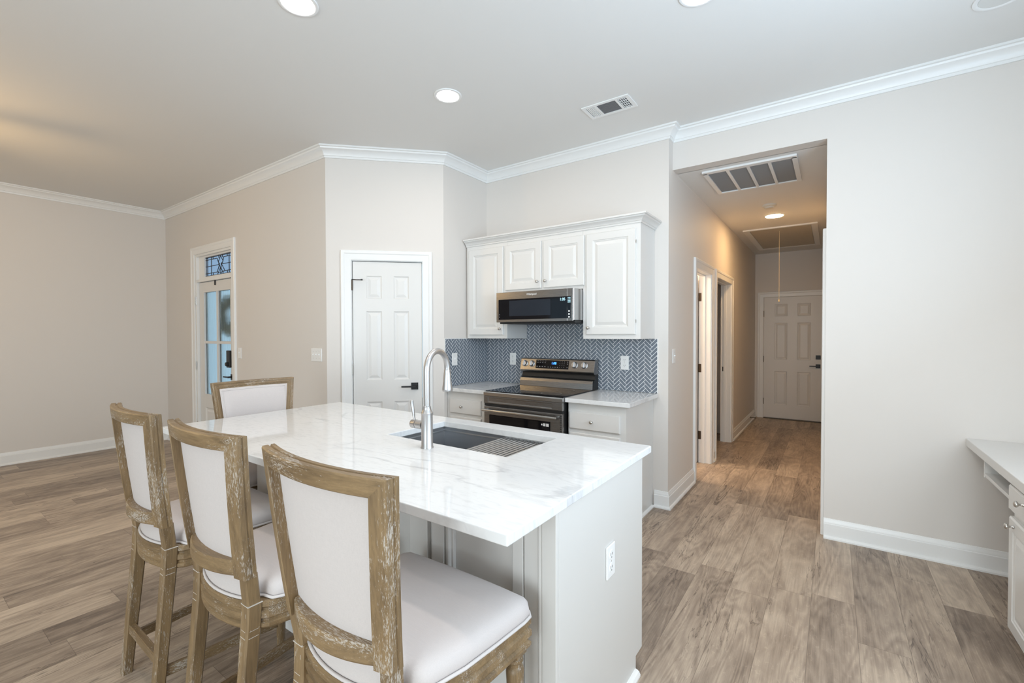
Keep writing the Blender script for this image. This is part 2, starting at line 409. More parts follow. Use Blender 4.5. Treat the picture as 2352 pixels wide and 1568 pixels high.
def panelled(mb, fn, u0, u1, v0, v1, t, panels, rings, edge=0.004):
    """slab u0..u1 x v0..v1, thickness t (front at n=0, back at n=-t), panels [(u0,u1,v0,v1)], rings [(inset, n)]"""
    us = sorted({u0, u1, *[p[0] for p in panels], *[p[1] for p in panels]})
    vs = sorted({v0, v1, *[p[2] for p in panels], *[p[3] for p in panels]})
    V = {}
    def gv(u, v):
        if (u, v) not in V:
            uu = min(max(u, u0+edge), u1-edge); vv = min(max(v, v0+edge), v1-edge)
            V[(u, v)] = mb.bm.verts.new(fn(uu, vv, 0))
        return V[(u, v)]
    for i in range(len(us)-1):
        for j in range(len(vs)-1):
            cu, cv = (us[i]+us[i+1])/2, (vs[j]+vs[j+1])/2
            if any(p[0] < cu < p[1] and p[2] < cv < p[3] for p in panels): continue
            mb.bm.faces.new((gv(us[i], vs[j]), gv(us[i+1], vs[j]), gv(us[i+1], vs[j+1]), gv(us[i], vs[j+1])))
    for p in panels:
        # boundary ring follows the face grid so that edges stay shared
        prev = None
        for ins, n in [(0, 0)]+list(rings):
            r = [mb.bm.verts.new(fn(a, b, n)) for a, b in ((p[0]+ins, p[2]+ins), (p[1]-ins, p[2]+ins), (p[1]-ins, p[3]-ins), (p[0]+ins, p[3]-ins))]
            if prev:
                for k in range(4): mb.bm.faces.new((prev[k], prev[(k+1) % 4], r[(k+1) % 4], r[k]))
            prev = r
        mb.bm.faces.new(prev)
    # edge chamfer, sides, back
    F = [fn(a, b, 0) for a, b in ((u0+edge, v0+edge), (u1-edge, v0+edge), (u1-edge, v1-edge), (u0+edge, v1-edge))]
    S = [fn(a, b, -edge) for a, b in ((u0, v0), (u1, v0), (u1, v1), (u0, v1))]
    Bk = [fn(a, b, -t) for a, b in ((u0, v0), (u1, v0), (u1, v1), (u0, v1))]
    mb.loft([F, S, Bk], cap=False)
    mb.bm.faces.new([mb.bm.verts.new(p) for p in Bk])
    return mb

# ------------------------------------------------------------------ dimensions of the place
ZC, ZH = 3.035, 2.728           # ceilings: main room, hall
YK, YW, XH, XR = 3.675, 3.781, -1.068, -0.039
YF, XL = 2.321, -7.31
YE = 8.62                       # end of the hall
PX, PY = -2.905, 3.041          # pantry corner next to the kitchen
AX = PX-(PY-YF)                 # other pantry corner, on the entry wall
XRW, YR = 1.30, -3.55           # right wall, rear wall
s2 = 2**-0.5
def dg(s, n, z):                # diagonal pantry wall: s along, n towards the room
    return (PX+s2*s+s2*n, PY+s2*s-s2*n, z)
T = 0.12

# floor and ceilings
struct(MB().box(XL-T, XRW+T, YR-T, YE+0.2, -0.1, 0).build('floor', M['floor']))
mb = MB(); mb.box(XL-T, XRW+T, YR-T, YK+0.0, ZC, ZC+0.1); mb.box(XH, XRW+T, YK, YW+0.05, ZC, ZC+0.1)
struct(mb.build('ceiling', M['ceil']))
struct(MB().box(XH-0.02, XR+0.02, YW+0.115, YE+0.1, ZH, ZH+0.1).build('ceiling_hall', M['ceil']))

# walls
struct(MB().box(XL-T, XL, YR-T, YF+T, 0, ZC).build('wall_left', M['wall']))
FD0, FD1, FDT = -6.385, -5.395, 2.395          # front door rough opening
mb = MB()
mb.box(XL, FD0, YF, YF+T, 0, ZC); mb.box(FD1, AX, YF, YF+T, 0, ZC); mb.box(FD0, FD1, YF, YF+T, FDT, ZC)
struct(mb.build('wall_entry', M['wall']))
PD0, PD1, PDT = -0.822, -0.178, 2.075          # pantry door rough opening along the diagonal
mb = MB()
SL = -(PY-YF)/s2
for a, b, z0, z1 in ((SL, PD0, 0, ZC), (PD1, 0, 0, ZC), (PD0, PD1, PDT, ZC)):
    mb.loft([[dg(a, 0, z0), dg(b, 0, z0), dg(b, -T, z0), dg(a, -T, z0)], [dg(a, 0, z1), dg(b, 0, z1), dg(b, -T, z1), dg(a, -T, z1)]])
struct(mb.build('wall_pantry', M['wall']))
struct(MB().box(PX-T, PX, PY, YK, 0, ZC).build('wall_pantry_side', M['wall']))
struct(MB().box(PX-T, XH-T, YK, YK+T, 0, ZC).build('wall_kitchen', M['wall']))
H1a, H1b, H2a, H2b, HDT = 4.562, 5.225, 5.492, 6.405, 2.045      # hall door openings
mb = MB()
for a, b, z0, z1 in ((YK, H1a, 0, ZC), (H1b, H2a, 0, ZC), (H2b, YE, 0, ZC), (H1a, H1b, HDT, ZC), (H2a, H2b, HDT, ZC)):
    mb.box(XH-T, XH, a, b, z0, z1)
struct(mb.build('wall_hall_left', M['wall']))
mb = MB(); mb.box(XH, XR, YW, YW+T, ZH, ZC); mb.box(XR, XRW, YW, YW+T, 0, ZC)
struct(mb.build('wall_front', M['wall']))
H3a, H3b = 3.99, 4.80
mb = MB()
for a, b, z0, z1 in ((YW+T, H3a, 0, ZH), (H3b, YE, 0, ZH), (H3a, H3b, 2.045, ZH)): mb.box(XR, XR+T, a, b, z0, z1)
struct(mb.build('wall_hall_right', M['wall']))
struct(MB().box(XH-T, XR+T, YE, YE+T, 0, ZH+0.1).build('wall_hall_end', M['wall']))
# right and rear walls with window openings; the right one added for fill light
mb = MB()
W1 = (0.30, 2.30, 1.05, 2.35)
mb.box(XRW, XRW+T, YR-T, W1[0], 0, ZC); mb.box(XRW, XRW+T, W1[1], YW, 0, ZC); mb.box(XRW, XRW+T, W1[0], W1[1], 0, W1[2]); mb.box(XRW, XRW+T, W1[0], W1[1], W1[3], ZC)
struct(mb.build('wall_right', M['wall']))
mb = MB()
W2 = (-2.1, 1.05, 0.10, 2.45); W3 = (-5.9, -4.1, 0.65, 2.35)
mb.box(XL, W3[0], YR-T, YR, 0, ZC); mb.box(W3[1], W2[0], YR-T, YR, 0, ZC); mb.box(W2[1], XRW, YR-T, YR, 0, ZC)
for q in (W2, W3): mb.box(q[0], q[1], YR-T, YR, 0, q[2]); mb.box(q[0], q[1], YR-T, YR, q[3], ZC)
struct(mb.build('wall_rear', M['wall']))
def window(n, a, b, z0, z1, fn):
    mb = MB()
    def bx(u0, u1, v0, v1, d0=-0.08, d1=0.0): 
        mb.loft([[fn(u0, v0, d0), fn(u1, v0, d0), fn(u1, v1, d0), fn(u0, v1, d0)], [fn(u0, v0, d1), fn(u1, v0, d1), fn(u1, v1, d1), fn(u0, v1, d1)]])
    e = 0.05
    bx(a, a+e, z0, z1); bx(b-e, b, z0, z1); bx(a+e, b-e, z0, z0+e); bx(a+e, b-e, z1-e, z1)
    m_ = (a+b)/2; bx(m_-0.03, m_+0.03, z0+e, z1-e, -0.07, -0.02); bx(a+e, b-e, (z0+z1)/2-0.02, (z0+z1)/2+0.02, -0.07, -0.02)
    struct(mb.build('window_%d' % n, M['trim']))
window(1, *W2, lambda u, v, d: (u, YR+d, v)); window(2, *W3, lambda u, v, d: (u, YR+d, v)); window(3, *W1, lambda u, v, d: (XRW-d, u, v))  # the last is an unseen window, added together with the right-hand fill

# side rooms seen through the hall doors (bathroom and closet): plain boxes
def side_room(name, x0, x1, y0, y1, z1):
    mb = MB()
    for q in ((x0-.05, x0, y0, y1, 0, z1), (x0, x1, y0-.05, y0, 0, z1), (x0, x1, y1, y1+.05, 0, z1), (x0, x1, y0, y1, z1, z1+.05)): mb.box(*q)
    struct(mb.build(name, M['wall']))
side_room('wall_side_room', -3.0, XH-T, 4.2, 5.28, 2.6)
side_room('wall_closet', -2.4, XH-T, 5.40, 6.9, 2.6)
side_room('wall_pantry_inside', -4.3, AX-0.35, 2.6, 3.6, 2.6)

# crown moulding
CR = [(0, ZC-.092), (.011, ZC-.092), (.013, ZC-.076), (.019, ZC-.073), (.023, ZC-.060), (.034, ZC-.043), (.050, ZC-.031), (.062, ZC-.026), (.066, ZC-.015), (.080, ZC-.013), (.080, ZC), (0, ZC)]
path = [(XL, YR), (XL, YF), (AX, YF), (PX, PY), (PX, YK), (XH, YK), (XH, YW), (XRW, YW), (XRW, YR)]
struct(MB().sweep(path, CR, XYZ, side=1).build('trim_1', M['trim'], smooth=25))
# baseboards with shoe moulding
BB = [(0, 0), (.027, 0), (.027, .010), (.022, .019), (.014, .022), (.014, .100), (.010, .104), (.010, .112), (.006, .121), (.004, .134), (0, .136)]
SH = [(0, 0), (.016, 0), (.015, .008), (.010, .016), (0, .019)]
def baseb(name, path, prof=BB): struct(MB().sweep(path, prof, XYZ, side=1).build(name, M['trim'], smooth=25))
baseb('baseboard_left', [(XL, YR), (XL, YF), (-6.47, YF)])
baseb('baseboard_entry', [(-5.305, YF), (AX, YF), dg(-0.895, 0, 0)[:2]])
baseb('baseboard_pantry', [dg(-0.105, 0, 0)[:2], (PX, PY), (PX, 3.06)])
baseb('baseboard_kitchen', [(-1.176, YK), (XH, YK), (XH, 4.472)])
baseb('baseboard_hall_left', [(XH, 5.314), (XH, 5.402)])
baseb('baseboard_hall_far', [(XH, 6.496), (XH, YE)])
baseb('baseboard_front', [(XR-0.002, YW), (0.96, YW)])
baseb('baseboard_hall_right', [(XR, YE), (XR, 4.89)])

# door casings
CS = [(0, 0), (0, .010), (.005, .013), (.018, .012), (.046, .0155), (.054, .0155), (.058, .019), (.062, .021), (.082, .021), (.088, .017), (.088, 0)]
def casing(n, u0, u1, vt, fn, name='trim_%d'):
    struct(MB().sweep([(u0, 0), (u0, vt), (u1, vt), (u1, 0)], CS, fn, side=-1).build(name % n, M['trim'], smooth=25))
casing(2, -0.807, -0.193, 2.060, lambda s, z, n: dg(s, n, z))
casing(3, -6.378, -5.402, 2.376, lambda u, z, n: (u, YF-n, z))
casing(4, H1a+.002, H1b-.002, HDT-.012, lambda u, z, n: (XH+n, u, z))
casing(5, H2a+.002, H2b-.002, HDT-.012, lambda u, z, n: (XH+n, u, z))
casing(6, -0.938, -0.125, 2.0, lambda u, z, n: (u, YE-n, z))
casing(7, H3a-.08, H3b+.03, 2.04, lambda u, z, n: (XR-n, u, z))

# jambs of the hall openings
def jamb(n, x0, x1, y0, y1, zt):
    mb = MB(); t = 0.014
    mb.box(x0, x1, y0, y0+t, 0, zt); mb.box(x0, x1, y1-t, y1, 0, zt); mb.box(x0, x1, y0+t, y1-t, zt-t, zt)
    s = 0.03   # door stops
    mb.box(x0+.035, x0+.035+s, y1-t-.010, y1-t, 0, zt-t); mb.box(x0+.035, x0+.035+s, y0+t, y0+t+.010, 0, zt-t); mb.box(x0+.035, x0+.035+s, y0+t, y1-t, zt-t-.01, zt-t)
    return struct(mb.build('trim_%d' % n, M['trim']))
j1 = jamb(8, XH-T, XH+.001, H1a, H1b, HDT)
for zc in (0.30, 1.03, 1.80):
    MB().box(XH-T-.004, XH-T+.026, H1b-.0165, H1b-.0135, zc-.045, zc+.045, 0.004).build('hinge', M['bronze'], j1, label='dark bronze hinge leaf on the door jamb')
j2 = jamb(9, XH-T, XH+.001, H2a, H2b, HDT)
mb = MB(); mb.box(XH-T+.022, XH-T+.056, H2b-.0175, H2b-.013, 0.915, 0.975, .003); mb.build('strike_plate', M['black'], j2, label='black square strike plate')

# six panel doors
def six_panels(u0, u1, H, z0):
    w = u1-u0; st = w*0.19; mid = w*0.17; pw = (w-2*st-mid)/2
    cols = [(u0+st, u0+st+pw), (u1-st-pw, u1-st)]
    rows = [(z0+.225, z0+.79), (z0+.985, z0+1.60), (z0+1.71, z0+1.915)]
    k = H/2.03
    return [(a, b, z0+(r0-z0)*k, z0+(r1-z0)*k) for a, b in cols for r0, r1 in rows]
SIXR = [(.010, -.007), (.018, -.008), (.040, -.002), (.046, -.0015)]
def lever(parent, c, nrm, to, mat=None, square=0.062):
    """square rosette with a lever; nrm outward, to = direction of the lever"""
    mat = mat or M['black']
    n, t = Vector(nrm).normalized(), Vector(to).normalized(); u = Vector((0, 0, 1)); c = Vector(c)
    def fn(a, b, d): return tuple(c+a*t+b*u+d*n)
    h = square/2; mb = MB()
    mb.loft([[fn(-h, -h, 0), fn(h, -h, 0), fn(h, h, 0), fn(-h, h, 0)], [fn(-h, -h, .008), fn(h, -h, .008), fn(h, h, .008), fn(-h, h, .008)]])
    mb.tube([fn(0, 0, .006), fn(0, 0, .05)], .010, 12)
    e = .008
    mb.loft([[fn(-.012, -e, .040), fn(-.012, e, .040), fn(-.012, e, .055), fn(-.012, -e, .055)], [fn(.115, -e*.8, .043), fn(.115, e*.8, .043), fn(.115, e*.8, .053), fn(.115, -e*.8, .053)]])
    return mb.build('lever_handle', mat, parent, label='matte black square lever handle')
# pantry door
o = panelled(MB(), lambda u, v, n: dg(u, n-.012, v), -0.799, -0.198, .008, 2.052, .035, six_panels(-0.799, -0.198, 2.03, .012), SIXR, edge=.002).build('door_1', M['door']); struct(o)
lever(o, dg(-0.266, -.012, 0.935), Vector(dg(0, 1, 0))-Vector(dg(0, 0, 0)), Vector(dg(-1, 0, 0))-Vector(dg(0, 0, 0)))
for z in (1.84, 1.095, 0.25):
    mb = MB(); mb.tube([dg(-.803, .004, z-.046), dg(-.803, .004, z+.046)], .0065, 10); mb.build('hinge', M['steelhinge'] if z < 1.5 else M['bronze'], o, label='dark metal hinge knuckle')
mb = MB(); mb.tube([dg(-.803, .006, 1.89), dg(-.76, .030, 1.885), dg(-.715, .035, 1.885)], .004, 8); mb.lathe([(.009, 0), (.009, .012)], dg(-.715, .035, 1.879), 'z', 10); mb.build('hinge_pin_stop', M['black'], o, label='black hinge pin door stop')
mb = MB()
for a, b in ((-.822, -.803), (-.194, -.178)): mb.loft([[dg(a, -.001, 0), dg(b, -.001, 0), dg(b, -T, 0), dg(a, -T, 0)], [dg(a, -.001, 2.075), dg(b, -.001, 2.075), dg(b, -T, 2.075), dg(a, -T, 2.075)]])
a, b = -.803, -.194; mb.loft([[dg(a, -.001, 2.056), dg(b, -.001, 2.056), dg(b, -T, 2.056), dg(a, -T, 2.056)], [dg(a, -.001, 2.075), dg(b, -.001, 2.075), dg(b, -T, 2.075), dg(a, -T, 2.075)]])
struct(mb.build('trim_10', M['trim']))

# front door with four reeded panes, and the leaded transom above it
fY = lambda dy: (lambda u, v, n: (u, YF+dy-n, v))
mb = MB()
for a, b, z0, z1 in ((-6.378, -6.345, 0, 2.376), (-5.425, -5.402, 0, 2.376), (-6.345, -5.425, 2.35, 2.376), (-6.345, -5.425, 2.042, 2.072)): mb.box(a, b, YF+.001, YF+T, z0, z1)
# transom sash
for a, b, z0, z1 in ((-6.345, -6.19, 2.072, 2.35), (-5.425, -5.40, 2.072, 2.35), (-6.19, -5.425, 2.072, 2.102), (-6.19, -5.425, 2.332, 2.35)): mb.box(a, b, YF+.03, YF+.075, z0, z1)
struct(mb.build('trim_11', M['trim']))
win = MB().box(-6.19, -5.425, YF+.050, YF+.056, 2.102, 2.332).build('window_4', M['clearglass']); struct(win)
mb = MB()
def came(pts): 
    q = [(-6.19+.765*a, YF+.047, 2.102+.230*b) for a, b in pts]
    mb.tube(q, .0042, 6)
for pts in ([(0, .03), (1, .03)], [(0, .97), (1, .97)], [(0, .16), (.42, .16)], [(.62, .16), (1, .16)], [(0, .86), (.40, .86)], [(.62, .86), (1, .86)],
            [(0, .52), (.44, .52)], [(.58, .52), (1, .52)], [(.2, .0), (.2, 1)], [(.26, 0), (.26, .16)], [(.26, .86), (.26, 1)], [(.80, .0), (.80, 1)], [(.74, 0), (.74, .16)], [(.74, .86), (.74, 1)],
            [(.40, .86), (.44, .66), (.52, .95), (.60, .66), (.62, .86)], [(.44, .66), (.48, .52), (.40, .16)], [(.60, .66), (.55, .52), (.66, .16)], [(.40, 0), (.52, .38), (.62, 0)],
            [(.48, .52), (.52, .28), (.55, .52)], [(.44, .52), (.47, .6), (.50, .52), (.47, .44), (.44, .52)], [(.53, .52), (.565, .6), (.60, .52), (.565, .44), (.53, .52)], [(.40, .16), (.52, .10), (.66, .16)], [(.52, 0), (.52, .28)], [(.46, .86), (.46, 1)], [(.58, .86), (.58, 1)]):
    came(pts)
mb.build('lead_came', M['came'], win, label='dark lead lines of the stained glass pattern')
mb = MB()
X0, X1 = -6.338, -5.430
G0, G1, GZ0, GZM0, GZM1, GZ1 = -6.215, -5.522, .690, 1.300, 1.330, 1.915
mb.box(X0, G0, YF+.03, YF+.075, .01, 2.036); mb.box(G1, X1, YF+.03, YF+.075, .01, 2.036)
mb.box(G0, G1, YF+.03, YF+.075, GZ1, 2.036); mb.box(G0, G1, YF+.033, YF+.072, GZM0, GZM1)
mb.box(-5.886, -5.846, YF+.033, YF+.072, GZ0, GZM0); mb.box(-5.886, -5.846, YF+.033, YF+.072, GZM1, GZ1)
panelled(mb, fY(.03), G0, G1, .01, GZ0, .045, [(G0+.01, -5.90, .20, .53), (-5.83, G1-.01, .20, .53)], [(.014, -.012), (.03, -.012), (.05, -.004)], edge=.0005)
fd = struct(mb.build('door_2', M['door']))
for a, b in ((G0, -5.886), (-5.846, G1)):
    for z0, z1 in ((GZ0, GZM0), (GZM1, GZ1)):
        MB().box(a, b, YF+.050, YF+.054, z0, z1).build('glass_pane', M['reeded'], fd, label='pale blue reeded glass pane')
mb = MB(); mb.box(-5.585, -5.510, YF+.004, YF+.032, 1.035, 1.228, .006); mb.lathe([(.022, 0), (.022, .02), (.018, .024)], (-5.545, YF+.004, 1.075), '-y', 16)
mb.build('keypad_deadbolt', M['black'], fd, label='tall black keypad deadbolt')
lever(fd, (-5.49, YF+.03, 0.932), (0, -1, 0), (-1, 0, 0))
for z in (1.82, 1.03, 0.3):
    MB().tube([(-6.352, YF-.004, z-.05), (-6.352, YF-.004, z+.05)], .007, 10).build('hinge', M['nickel'], fd, label='pale metal hinge knuckle')
MB().box(-5.90, -5.882, YF+.018, YF+.032, 1.985, 2.05, .002).build('top_latch', M['black'], fd, label='small black latch on the top rail')
# wreath outside
th = MB(); rnd = random.Random(3)
for k in range(420):
    a = rnd.uniform(0, 2*PI); b = rnd.uniform(0, 2*PI); R0 = .185+.06*math.cos(b)
    c = Vector((-5.80+R0*math.cos(a), YF+.155+.05*math.sin(b), 1.625+R0*math.sin(a)))
    d = Vector((rnd.uniform(-1, 1), rnd.uniform(-.6, .6), rnd.uniform(-1, 1))).normalized()
    e = d.cross(Vector((rnd.uniform(-1, 1), 1, rnd.uniform(-1, 1)))).normalized()
    th.bm.faces.new([th.bm.verts.new(c+x) for x in (-.03*d, .012*e, .035*d, -.012*e)])
th.tube([(-5.80+.185*math.cos(2*PI*k/24), YF+.155, 1.625+.185*math.sin(2*PI*k/24)) for k in range(24)], .035, 8, closed=True)
tag(th.build('wreath', M['wreath']), 'green wreath hanging outside behind the front door glass', 'wreath')

# hall end door, side doors
o = struct(panelled(MB(), lambda u, v, n: (u, YE+.012-n-.02, v), -0.933, -0.128, .012, 1.996, .04, six_panels(-0.933, -0.128, 1.985, .012), SIXR, edge=.002).build('door_3', M['door']))
lever(o, (-0.181, YE-.008, 0.885), (0, -1, 0), (-1, 0, 0))
MB().box(-0.213, -0.149, YE-.028, YE-.008, .993, 1.057, .003).build('deadbolt', M['black'], o, label='square black deadbolt plate')
for z in (1.73, 0.98, 0.28): MB().tube([(-0.936, YE-.016, z-.05), (-0.936, YE-.016, z+.05)], .007, 8).build('hinge', M['steelhinge'], o)
struct(MB().box(-.93, -.13, YE-.06, YE-.008, 0, .012).build('trim_12', M['bronze']))
o = struct(panelled(MB(), lambda u, v, n: (XH-T-.008-u, H1b-.055-n, v), 0.0, 0.63, .01, 2.03, .035, six_panels(0, .63, 2.0, .01), SIXR, edge=.002).build('door_4', M['door']))
o = struct(panelled(MB(), lambda u, v, n: (XH-T-.008-u, H2a+.03+n, v), 0.0, 0.85, .01, 2.03, .035, six_panels(0, .85, 2.0, .01), SIXR, edge=.002).build('door_5', M['door']))
o = struct(panelled(MB(), lambda u, v, n: (XR+.03-n, u, v), H3a+.005, H3b-.005, .01, 2.04, .035, six_panels(H3a+.005, H3b-.005, 2.02, .01), SIXR, edge=.002).build('door_6', M['door']))
# small door stop on the far hall baseboard
mb = MB(); mb.lathe([(.011, 0), (.011, .006), (.005, .008), (.005, .060), (.009, .062), (.009, .078)], (XH+.012, 8.05, .075), 'x', 10)
tag(mb.build('door_stop', M['bronze']), 'short dark door stop screwed to the far hall baseboard', 'door stop')

# ------------------------------------------------------------------ ceiling fittings
def recessed_light(x, y, z, label, mat, r=.072, lit=True, group='recessed ceiling lights'):
    t = thing('recessed_light', label, 'ceiling light', (x, y, z), group)
    mb = MB(); mb.lathe([(r+.022, z-.0005), (r+.020, z-.006), (r+.008, z-.008), (r, z-.004), (r, z+.0)], (x, y, 0), 'z', 40); 
    mb.build('trim_ring', M['plate'], t, smooth=40)
    MB().lathe([(r, z-.0035), (r*.98, z-.0055), (.001, z-.0058)], (x, y, 0), 'z', 40).build('lens', mat, t)
    return t
recessed_light(-2.16, 2.31, ZC, 'lit recessed ceiling light above the stretch between island and pantry door', M['led'])
recessed_light(-2.16, 1.245, ZC, 'lit recessed ceiling light cut by the top edge of the photo, left of centre', M['led'])
recessed_light(-0.533, 2.315, ZC, 'lit recessed ceiling light just peeking in at the top edge near the hall', M['led'])
recessed_light(-2.16, 0.18, ZC, 'unseen recessed ceiling light added to light the room, over the living room end of the island', M['led'])  # out of view, put in because it helps light the room
recessed_light(-0.533, 1.245, ZC, 'unseen recessed ceiling light added to light the room, directly over the near end of the island', M['led'])  # another unseen fitting, included for the light it gives
recessed_light(0.655, 3.185, ZC, 'unlit recessed ceiling can with a wide white ring above the desk', M['lens_off'], r=.080)
# supply vent
vx0, vx1, vy0, vy1 = -1.498, -1.147, 2.995, 3.195
t = thing('ceiling_vent', 'white rectangular supply vent with three louvre sections in the kitchen ceiling', 'vent', ((vx0+vx1)/2, (vy0+vy1)/2, ZC))
mb = MB(); z0, z1 = ZC-.008, ZC-.0005
e = .026
mb.box(vx0, vx1, vy0, vy0+e, z0, z1, .002); mb.box(vx0, vx1, vy1-e, vy1, z0, z1, .002); mb.box(vx0, vx0+e, vy0+e, vy1-e, z0, z1); mb.box(vx1-e, vx1, vy0+e, vy1-e, z0, z1)
sa, sb = vx0+e+.075, vx1-e-.070
mb.box(sa-.008, sa+.008, vy0+e, vy1-e, z0, z1); mb.box(sb-.008, sb+.008, vy0+e, vy1-e, z0, z1)
mb.build('frame', M['plate'], t)
MB().box(vx0+.01, vx1-.01, vy0+.01, vy1-.01, ZC-.002, ZC-.0008).build('duct_shade', M['ventdark'], t)  # flat dark sheet; the shade behind the louvres is in its colour
mb = MB()
for k in range(5):
    x = vx0+e+.006+k*.0125; mb.box(x, x+.0085, vy0+e, vy1-e, z0+.001, z1-.001)
mb.build('louvre', M['plate'], t)
mb = MB()
for k in range(11):
    y = vy0+e+.004+k*.0128; mb.box(sa+.008, sb-.008, y, y+.0055, z0+.001, z1-.001)
mb.build('louvre', M['louvre_grey'], t)  # middle slats in a darker grey than the outer sections
mb = MB()
for k in range(4):
    x = sb+.013+k*.014; mb.box(x, x+.0028, vy0+e, vy1-e, z0+.001, z1-.001)
for k in range(5):
    y = vy0+e+.012+k*.030; mb.box(sb+.008, vx1-e, y, y+.0028, z0+.002, z1-.002)
mb.build('louvre', M['plate'], t)
# return air grille in the hall ceiling
gx0, gx1, gy0, gy1 = -0.885, -0.224, 3.955, 4.645
t = thing('return_air_grille', 'large square return air grille with four filter bays in the hall ceiling', 'vent', (-.555, 4.3, ZH))
mb = MB(); e = .034; z0 = ZH-.016
mb.box(gx0, gx1, gy0, gy0+e*1.6, z0, ZH, .003); mb.box(gx0, gx1, gy1-e, gy1, z0, ZH, .003); mb.box(gx0, gx0+e, gy0+e, gy1-e, z0, ZH); mb.box(gx1-e, gx1, gy0+e, gy1-e, z0, ZH)
for k in range(1, 4):
    x = gx0+e+(gx1-gx0-2*e)*k/4; mb.box(x-.011, x+.011, gy0+e, gy1-e, z0+.001, ZH)
mb.build('frame', M['trim'], t)
for k in range(4):
    wd = (gx1-gx0-2*e)/4; x = gx0+e+wd*k+(.011 if k else 0)
    mbf = MB(); mbf.box(x, gx0+e+wd*(k+1)-(.011 if k < 3 else 0), gy0+e*1.6, gy1-e, ZH-.006, ZH-.001); mbf.build('filter_bay', M['grille'], t, label='grey filter mesh bay')
# smoke detector and hall light
mb = MB(); mb.lathe([(.066, ZH), (.066, ZH-.016), (.060, ZH-.020), (.044, ZH-.024), (.040, ZH-.036), (.001, ZH-.038)], (-.540, 5.375, 0), 'z', 32)
tag(mb.build('smoke_detector', M['plastic_grey'], smooth=40), 'round off-white smoke detector on the hall ceiling', 'smoke detector')
t = thing('hall_ceiling_light', 'glowing flush disc light on the hall ceiling beyond the smoke detector', 'ceiling light', (-.545, 5.895, ZH))
MB().lathe([(.104, ZH), (.102, ZH-.005), (.090, ZH-.007), (.001, ZH-.006)], (-.545, 5.895, 0), 'z', 40).build('housing', M['plate'], t, smooth=40)
MB().lathe([(.089, ZH-.0065), (.086, ZH-.0090), (.001, ZH-.0095)], (-.545, 5.895, 0), 'z', 40).build('lens', M['ledwarm'], t)
# attic hatch with its pull cord
t = thing('attic_hatch', 'framed attic access panel in the far hall ceiling', 'hatch', (-.555, 7.32, ZH))
hx0, hx1, hy0, hy1 = -.955, -.155, 6.52, 8.13
MB().sweep([(hx0, hy0), (hx1, hy0), (hx1, hy1), (hx0, hy1)], [(0, ZH), (0, ZH-.017), (.060, ZH-.013), (.066, ZH-.008), (.066, ZH)], XYZ, side=-1, closed=True).build('frame', M['trim'], t)
MB().box(hx0+.072, hx1-.072, hy0+.070, hy1-.070, ZH-.009, ZH-.001).build('panel', M['hatch'], t)
t = thing('pull_cord', 'thin pale cord hanging down from the attic hatch', 'cord', (-.566, 6.764, 1.80))
MB().tube([(-.566, 6.764, ZH-.008), (-.566, 6.764, 1.84)], .0022, 6).build('string', M['cord'], t)
MB().lathe([(.004, 1.845), (.009, 1.838), (.010, 1.815), (.006, 1.81)], (-.566, 6.764, 0), 'z', 10).build('tip', M['cord'], t)

# ------------------------------------------------------------------ outlets and switches (built facing -Y, then copied and turned)
def plate(w_, h_, t):
    mb = MB(); mb.box(-w_/2, w_/2, -.006, -.0002, -h_/2, h_/2, .0025); return mb.build('plate', M['plate'], t)
def outlet_proto():
    t = thing('wall_outlet', '', 'outlet'); plate(.072, .117, t)
    for z in (.0235, -.0235):
        mb = MB(); mb.lathe([(.0168, .006), (.0165, .0075), (.001, .0078)], (0, 0, z), '-y', 20); r = mb.build('receptacle', M['plate'], t)
        mb = MB()
        for x in (-.0065, .0055): mb.box(x-.0011, x+.0011, -.0082, -.0074, z-.002, z+.007)
        mb.lathe([(.0022, .0074), (.0022, .0082)], (-.0005, 0, z-.009), '-y', 8); mb.build('slots', M['slot'], r)
    MB().lathe([(.003, .0058), (.0028, .0068), (.001, .007)], (0, 0, 0), '-y', 10).build('screw', M['nickel'], t)
    return t
def switch_proto(gang):
    t = thing('light_switch', '', 'switch'); plate(.072+.046*(gang-1), .117, t)
    for k in range(gang):
        x = (k-(gang-1)/2)*.046
        mb = MB(); mb.box(x-.0052, x+.0052, -.0068, -.0056, -.0125, .0125); mb.box(x-.004, x+.004, -.0165, -.006, -.001, .008, .0015)
        mb.build('toggle', M['plate'], t)
        for z in (.030, -.030): MB().lathe([(.003, .0058), (.0028, .0066), (.001, .0068)], (x, 0, z), '-y', 8).build('screw', M['nickel'], t)
    return t
op = outlet_proto(); s1 = switch_proto(1); s3 = switch_proto(3)
used = set()
def put(proto, loc, rz, label, group=None):
    o = proto if proto.name not in used else copy_tree(proto)
    used.add(proto.name); o.location = loc; o.rotation_euler = (0, 0, rz); o['label'] = label
    if group: o['group'] = group
    return o
TF = .0085   # tile face off the wall
put(op, (-2.572, YK-TF, 1.161), 0, 'white duplex outlet on the herringbone tile left of the range', 'duplex outlets')
put(op, (-1.425, YK-TF, 1.161), 0, 'white duplex outlet on the herringbone tile right of the range', 'duplex outlets')
put(op, (-.655, 1.541, .583), PI/2, 'white duplex outlet on the end panel of the island', 'duplex outlets')
put(s1, (PX+TF, 3.170, 1.170), PI/2, 'white toggle switch on the short tiled wall beside the pantry', 'single toggle switches')
put(s1, (-5.240, YF, 1.206), 0, 'white toggle switch right of the front door casing', 'single toggle switches')
put(s1, (XH, 3.822, 1.220), PI/2, 'white toggle switch at the start of the hall left wall', 'single toggle switches')
put(s3, (-3.780, YF, 1.222), 0, 'white triple toggle switch plate near the pantry corner')

